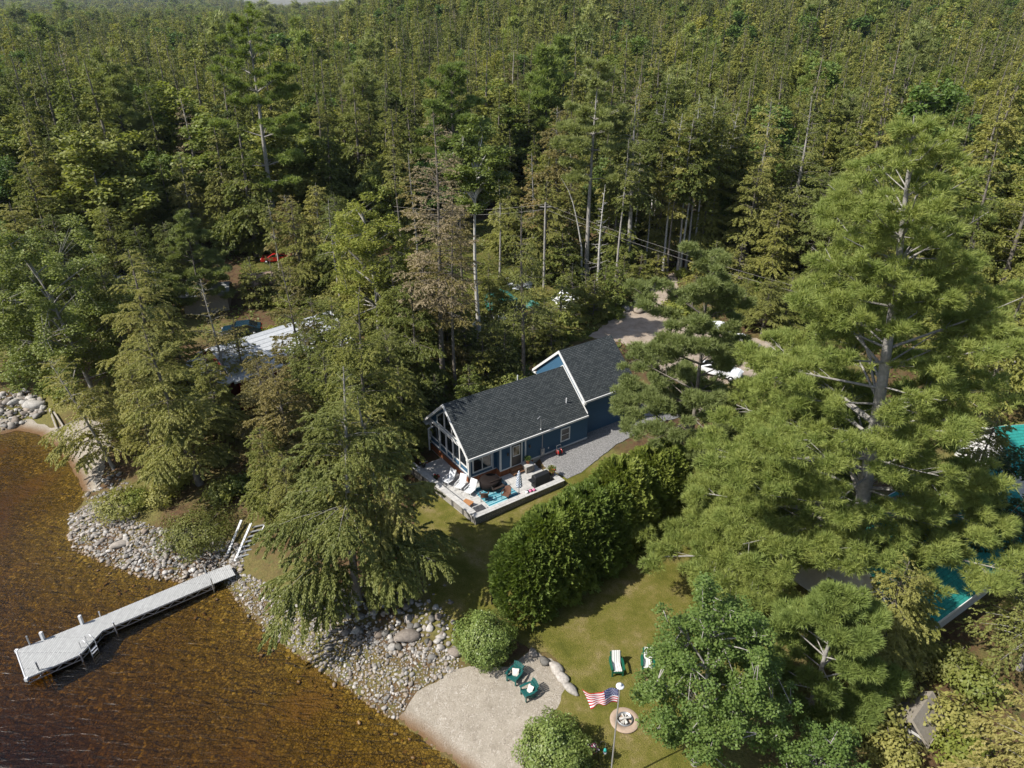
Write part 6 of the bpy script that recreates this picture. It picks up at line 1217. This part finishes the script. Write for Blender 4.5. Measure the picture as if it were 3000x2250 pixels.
names = {'hemlock': ('hemlock_tree', 'olive hemlock of the front forest ranks', 'conifer'), 'spruce': ('spruce_tree', 'dark pointed spruce of the front forest ranks', 'conifer'), 'broad': ('broadleaf_tree', 'light green broadleaf tree of the front forest ranks', 'broadleaf tree'), 'pine': ('forest_pine', 'tufted pine of the front forest ranks', 'pine tree'), 'dead': ('bare_spruce', 'brown dead spruce of the front forest ranks', 'dead tree')}
for k in order:
    kd = kind[k]
    if not inview[k] or sum(cnt) >= 330: break
    if cnt[kd] >= lim[kd]: continue
    cnt[kd] += 1; NI[k] = True; kn = KN[kd]; nm, lb, ct = names[kn]; tm, bm_, cm = protos[kn][vi[k]]
    side = 'left of the tallest pine' if FX[k]/FY[k] < -.33 else ('behind the clearing' if FX[k]/FY[k] < .22 else 'behind the giant pine at right')
    r = empty(nm, (float(FX[k]), float(FY[k]), float(FZ_[k])), float(rot[k]), lb+', '+side, ct, 'front forest trees '+side); r.scale = (float(xs_[k]), float(xs_[k]), float(hs[k]))
    a = link(bpy.data.objects.new('trunk', tm)); a.parent = r; c = link(bpy.data.objects.new('branches', bm_)); c.parent = a; d = link(bpy.data.objects.new('crown', cm)); d.parent = r
# the rest of the forest: one object of stuff per species mix, geometry instanced inside its own mesh
far_protos = []
def farmesh(kn, j, keep):
    tm, bm_, cm = protos[kn][j]; o = []
    for me, mi in ((cm, 0), (tm, 1)):
        v_ = np.empty(len(me.vertices)*3, np.float32); me.vertices.foreach_get('co', v_); nper = me.polygons[0].loop_total; f_ = np.empty(len(me.loops), np.int32); me.loops.foreach_get('vertex_index', f_); o.append((v_.reshape(-1,3), f_.reshape(-1, nper), mi, me.materials[0], nper))
    v_, f_, _, m1, nper = o[0]; sel = rng.permutation(len(f_))[:keep]; grow = math.sqrt(len(f_)/keep)*.92 if keep < len(f_) else 1
    q = v_[f_[sel]]; cc = q.mean(1, keepdims=True); q = cc+(q-cc)*grow; V1 = q.reshape(-1,3)
    mesh = bpy.data.meshes.new('far'); allv = np.concatenate([V1, o[1][0]]); n1 = len(V1)
    faces = [tuple(range(i*nper, i*nper+nper)) for i in range(keep if keep < len(f_) else len(sel))]+[tuple(int(a)+n1 for a in f) for f in o[1][1]]
    mesh.from_pydata(allv.tolist(), [], faces); mesh.materials.append(m1); mesh.materials.append(o[1][3]); mesh.polygons.foreach_set('material_index', [0]*(len(faces)-len(o[1][1]))+[1]*len(o[1][1])); mesh.update()
    return bpy.data.objects.new('far_'+kn, mesh)
def scatter(name, sel, keep, label):
    me = bpy.data.meshes.new(name); n_ = int(sel.sum()); me.vertices.add(n_); me.vertices.foreach_set('co', np.stack([FX[sel], FY[sel], FZ_[sel]], 1).astype(np.float32).ravel())
    allp = [(kn, j) for kn in KN for j in range(len(protos[kn]))]; pid = {p: i for i, p in enumerate(allp)}
    a = me.attributes.new('pick', 'INT', 'POINT'); a.data.foreach_set('value', np.array([pid[(KN[k], v_)] for k, v_ in zip(kind[sel], vi[sel])], np.int32))
    a = me.attributes.new('scl', 'FLOAT_VECTOR', 'POINT'); a.data.foreach_set('vector', np.stack([xs_[sel], xs_[sel], hs[sel]], 1).astype(np.float32).ravel())
    a = me.attributes.new('rot', 'FLOAT_VECTOR', 'POINT'); a.data.foreach_set('vector', np.stack([0*rot[sel], 0*rot[sel], rot[sel]], 1).astype(np.float32).ravel())
    ng = bpy.data.node_groups.new(name, 'GeometryNodeTree'); ng.interface.new_socket('Geometry', in_out='INPUT', socket_type='NodeSocketGeometry'); ng.interface.new_socket('Geometry', in_out='OUTPUT', socket_type='NodeSocketGeometry')
    N = ng.nodes; gi = N.new('NodeGroupInput'); go = N.new('NodeGroupOutput'); g2i = N.new('GeometryNodeGeometryToInstance'); iop = N.new('GeometryNodeInstanceOnPoints')
    for kn, j in reversed(allp):
        oi = N.new('GeometryNodeObjectInfo'); oi.inputs['Object'].default_value = farmesh(kn, j, keep); oi.inputs['As Instance'].default_value = False; ng.links.new(oi.outputs['Geometry'], g2i.inputs[0])
    def na(nm, ty):
        x = N.new('GeometryNodeInputNamedAttribute'); x.data_type = ty; x.inputs[0].default_value = nm; return x.outputs[0]
    e2r = N.new('FunctionNodeEulerToRotation'); ng.links.new(na('rot', 'FLOAT_VECTOR'), e2r.inputs[0])
    ng.links.new(gi.outputs[0], iop.inputs['Points']); ng.links.new(g2i.outputs[0], iop.inputs['Instance']); iop.inputs['Pick Instance'].default_value = True
    ng.links.new(na('pick', 'INT'), iop.inputs['Instance Index']); ng.links.new(e2r.outputs[0], iop.inputs['Rotation']); ng.links.new(na('scl', 'FLOAT_VECTOR'), iop.inputs['Scale']); ng.links.new(iop.outputs[0], go.inputs[0])
    o = link(bpy.data.objects.new(name, me)); md = o.modifiers.new('forest', 'NODES'); md.node_group = ng; tag(o, label, 'forest', kind='stuff'); return o
scatter('forest', (~NI) & (FY < 240), 14000, 'dense mixed forest of hemlock and broadleaf trees behind the front ranks')
scatter('far_forest', (~NI) & (FY >= 240), 3200, 'far forest canopy stretching to the horizon')
# every copied tree or bush gets a label of its own: the landmark it stands above or beside in view, and its rank going back
LM = [('the left maple',V(60,760)),('the side cabin',V(225,655)),('the young bluish pine',V(440,668)),('the red vehicle',V(600,566)),('the tallest pine',V(604,540)),('the red cabin',V(600,800)),('the yellow-green tree',V(822,765)),('the dead brown spruce',V(958,842)),('the aspen',V(1037,765)),('the green tent',V(1082,668)),('the utility pole',V(1174,640)),('the white birch',V(1256,606)),('the pale dead tree',V(1290,640)),('the garage roof',V(1280,730)),('the driveway',V(1450,600)),('the blue-green pine',V(1476,1000)),('the giant pine',V(1832,1260)),('the left cove',V(180,940)),('the rocky point',V(350,1100)),('the weathered shed',V(1955,1560)),('the right edge birch',V(2175,830))]
def scr(p): D = p[1]*CP-(p[2]-CAMZ)*SP; return (1106.1+1533.7*p[0]/D, 829.5-1533.7*(p[1]*SP+(p[2]-CAMZ)*CP)/D)
ORD = ['nearest','second','third','fourth','fifth','sixth','seventh','eighth','ninth','tenth','eleventh','twelfth','thirteenth','fourteenth','fifteenth','sixteenth','seventeenth','eighteenth','nineteenth','twentieth']
BASE = {'hemlock_tree':'olive forest hemlock','spruce_tree':'dark forest spruce','broadleaf_tree':'leafy forest tree','forest_pine':'tufted forest pine','bare_spruce':'brown dead forest spruce','young_hemlock':'young green conifer','understory_bush':'low leafy bush','slim_spruce':'slim bare trunked conifer','forest_edge_conifer':'forest edge conifer','hemlock':'olive hemlock'}
buck = {}
for o in sc.objects:
    if o.parent is None and o.get('group') and not o['group'].startswith('hemlocks behind') and o.name.split('.')[0] in BASE:
        x_, y_ = scr(o.location); best = min(LM, key=lambda l: (scr(l[1])[0]-x_)**2+((scr(l[1])[1]-y_)*1.5)**2); lx, ly = scr(best[1]); rel = 'left of' if x_ < lx-25 and abs(y_-ly) < abs(x_-lx) else ('right of' if x_ > lx+25 and abs(y_-ly) < abs(x_-lx) else ('behind' if y_ < ly else 'in front of'))
        buck.setdefault((BASE[o.name.split('.')[0]], rel, best[0]), []).append(o)
for (bs, rel, lm), os_ in buck.items():
    os_.sort(key=lambda o: (o.location-next(p for n_, p in LM if n_ == lm)).length)
    for i_, o in enumerate(os_): o['label'] = bs+' '+rel+' '+lm+(', '+(ORD[i_] if i_ < 20 else 'farther than the twentieth')+' from it' if len(os_) > 1 else '')
hb = [o for o in sc.objects if o.get('group') == 'hemlocks behind the giant pine']; hb.sort(key=lambda o: scr(o.location)[0])
for i_, o in enumerate(hb): o['label'] = 'olive hemlock in the wall of trees behind the giant pine, '+ORD[i_].replace('nearest','first')+' from the left'
# low ground cover of the clearing and woods edge
rng = np.random.default_rng(5); n = 60000; X_ = rng.uniform(-75, 60, n); Y_ = rng.uniform(52, 128, n); dn = np.sin(X_*.45+1)*np.sin(Y_*.38)+.6*np.sin(X_*1.1+Y_*.7)
keep = (dn > .1) & (~inside(WPOLY, X_, Y_)) & (segdist(SH, X_, Y_) > 5); hl = HM.inverted()
drv = npoly([(1270,728),(1310,700),(1360,665),(1390,630),(1425,600),(1460,590),(1465,625),(1430,660),(1450,690),(1560,712),(1680,745),(1700,790),(1620,830),(1480,830),(1400,790),(1345,740)])
keep &= ~inside(drv, X_, Y_)
xx = (X_-HO[0])*math.cos(HTH)+(Y_-HO[1])*math.sin(HTH); yy = -(X_-HO[0])*math.sin(HTH)+(Y_-HO[1])*math.cos(HTH); keep &= ~((xx > -3.5) & (xx < 19) & (yy > -6) & (yy < 9))
X_, Y_ = X_[keep], Y_[keep]; n = len(X_); P_ = np.stack([X_, Y_, ter(X_, Y_)+rng.uniform(0,.35,n)**1.5], 1); a = rng.uniform(0,6.28,n); d = np.stack([np.cos(a), np.sin(a), rng.uniform(.1,.9,n)], 1); d /= np.linalg.norm(d, axis=1)[:, None]
gc = link(bpy.data.objects.new('ground_cover', leaf_mesh('ground_cover', diamonds(P_, d, rot_frame(d, rng, rng.normal(0,.6,n)), rng.uniform(.25,.6,n), rng.uniform(.10,.28,n)), MATS['leaf_broad']))); tag(gc, 'low ferns and weeds covering the clearing floor', 'ground cover', kind='stuff')
# ---------------------------------------------------------------- haze
hz = MB(); hz.box(-4500, 4500, -420, 5300, -9.5, 180); m = bpy.data.materials.new('haze'); m.use_nodes = True; t = m.node_tree; t.nodes.remove(t.nodes['Principled BSDF']); pv = t.nodes.new('ShaderNodeVolumePrincipled'); pv.inputs['Color'].default_value = (.80,.88,1,1); pv.inputs['Density'].default_value = .00005; pv.inputs['Anisotropy'].default_value = .2; t.links.new(pv.outputs[0], t.nodes['Material Output'].inputs['Volume'])
o = hz.build('haze', m); tag(o, kind='stuff')
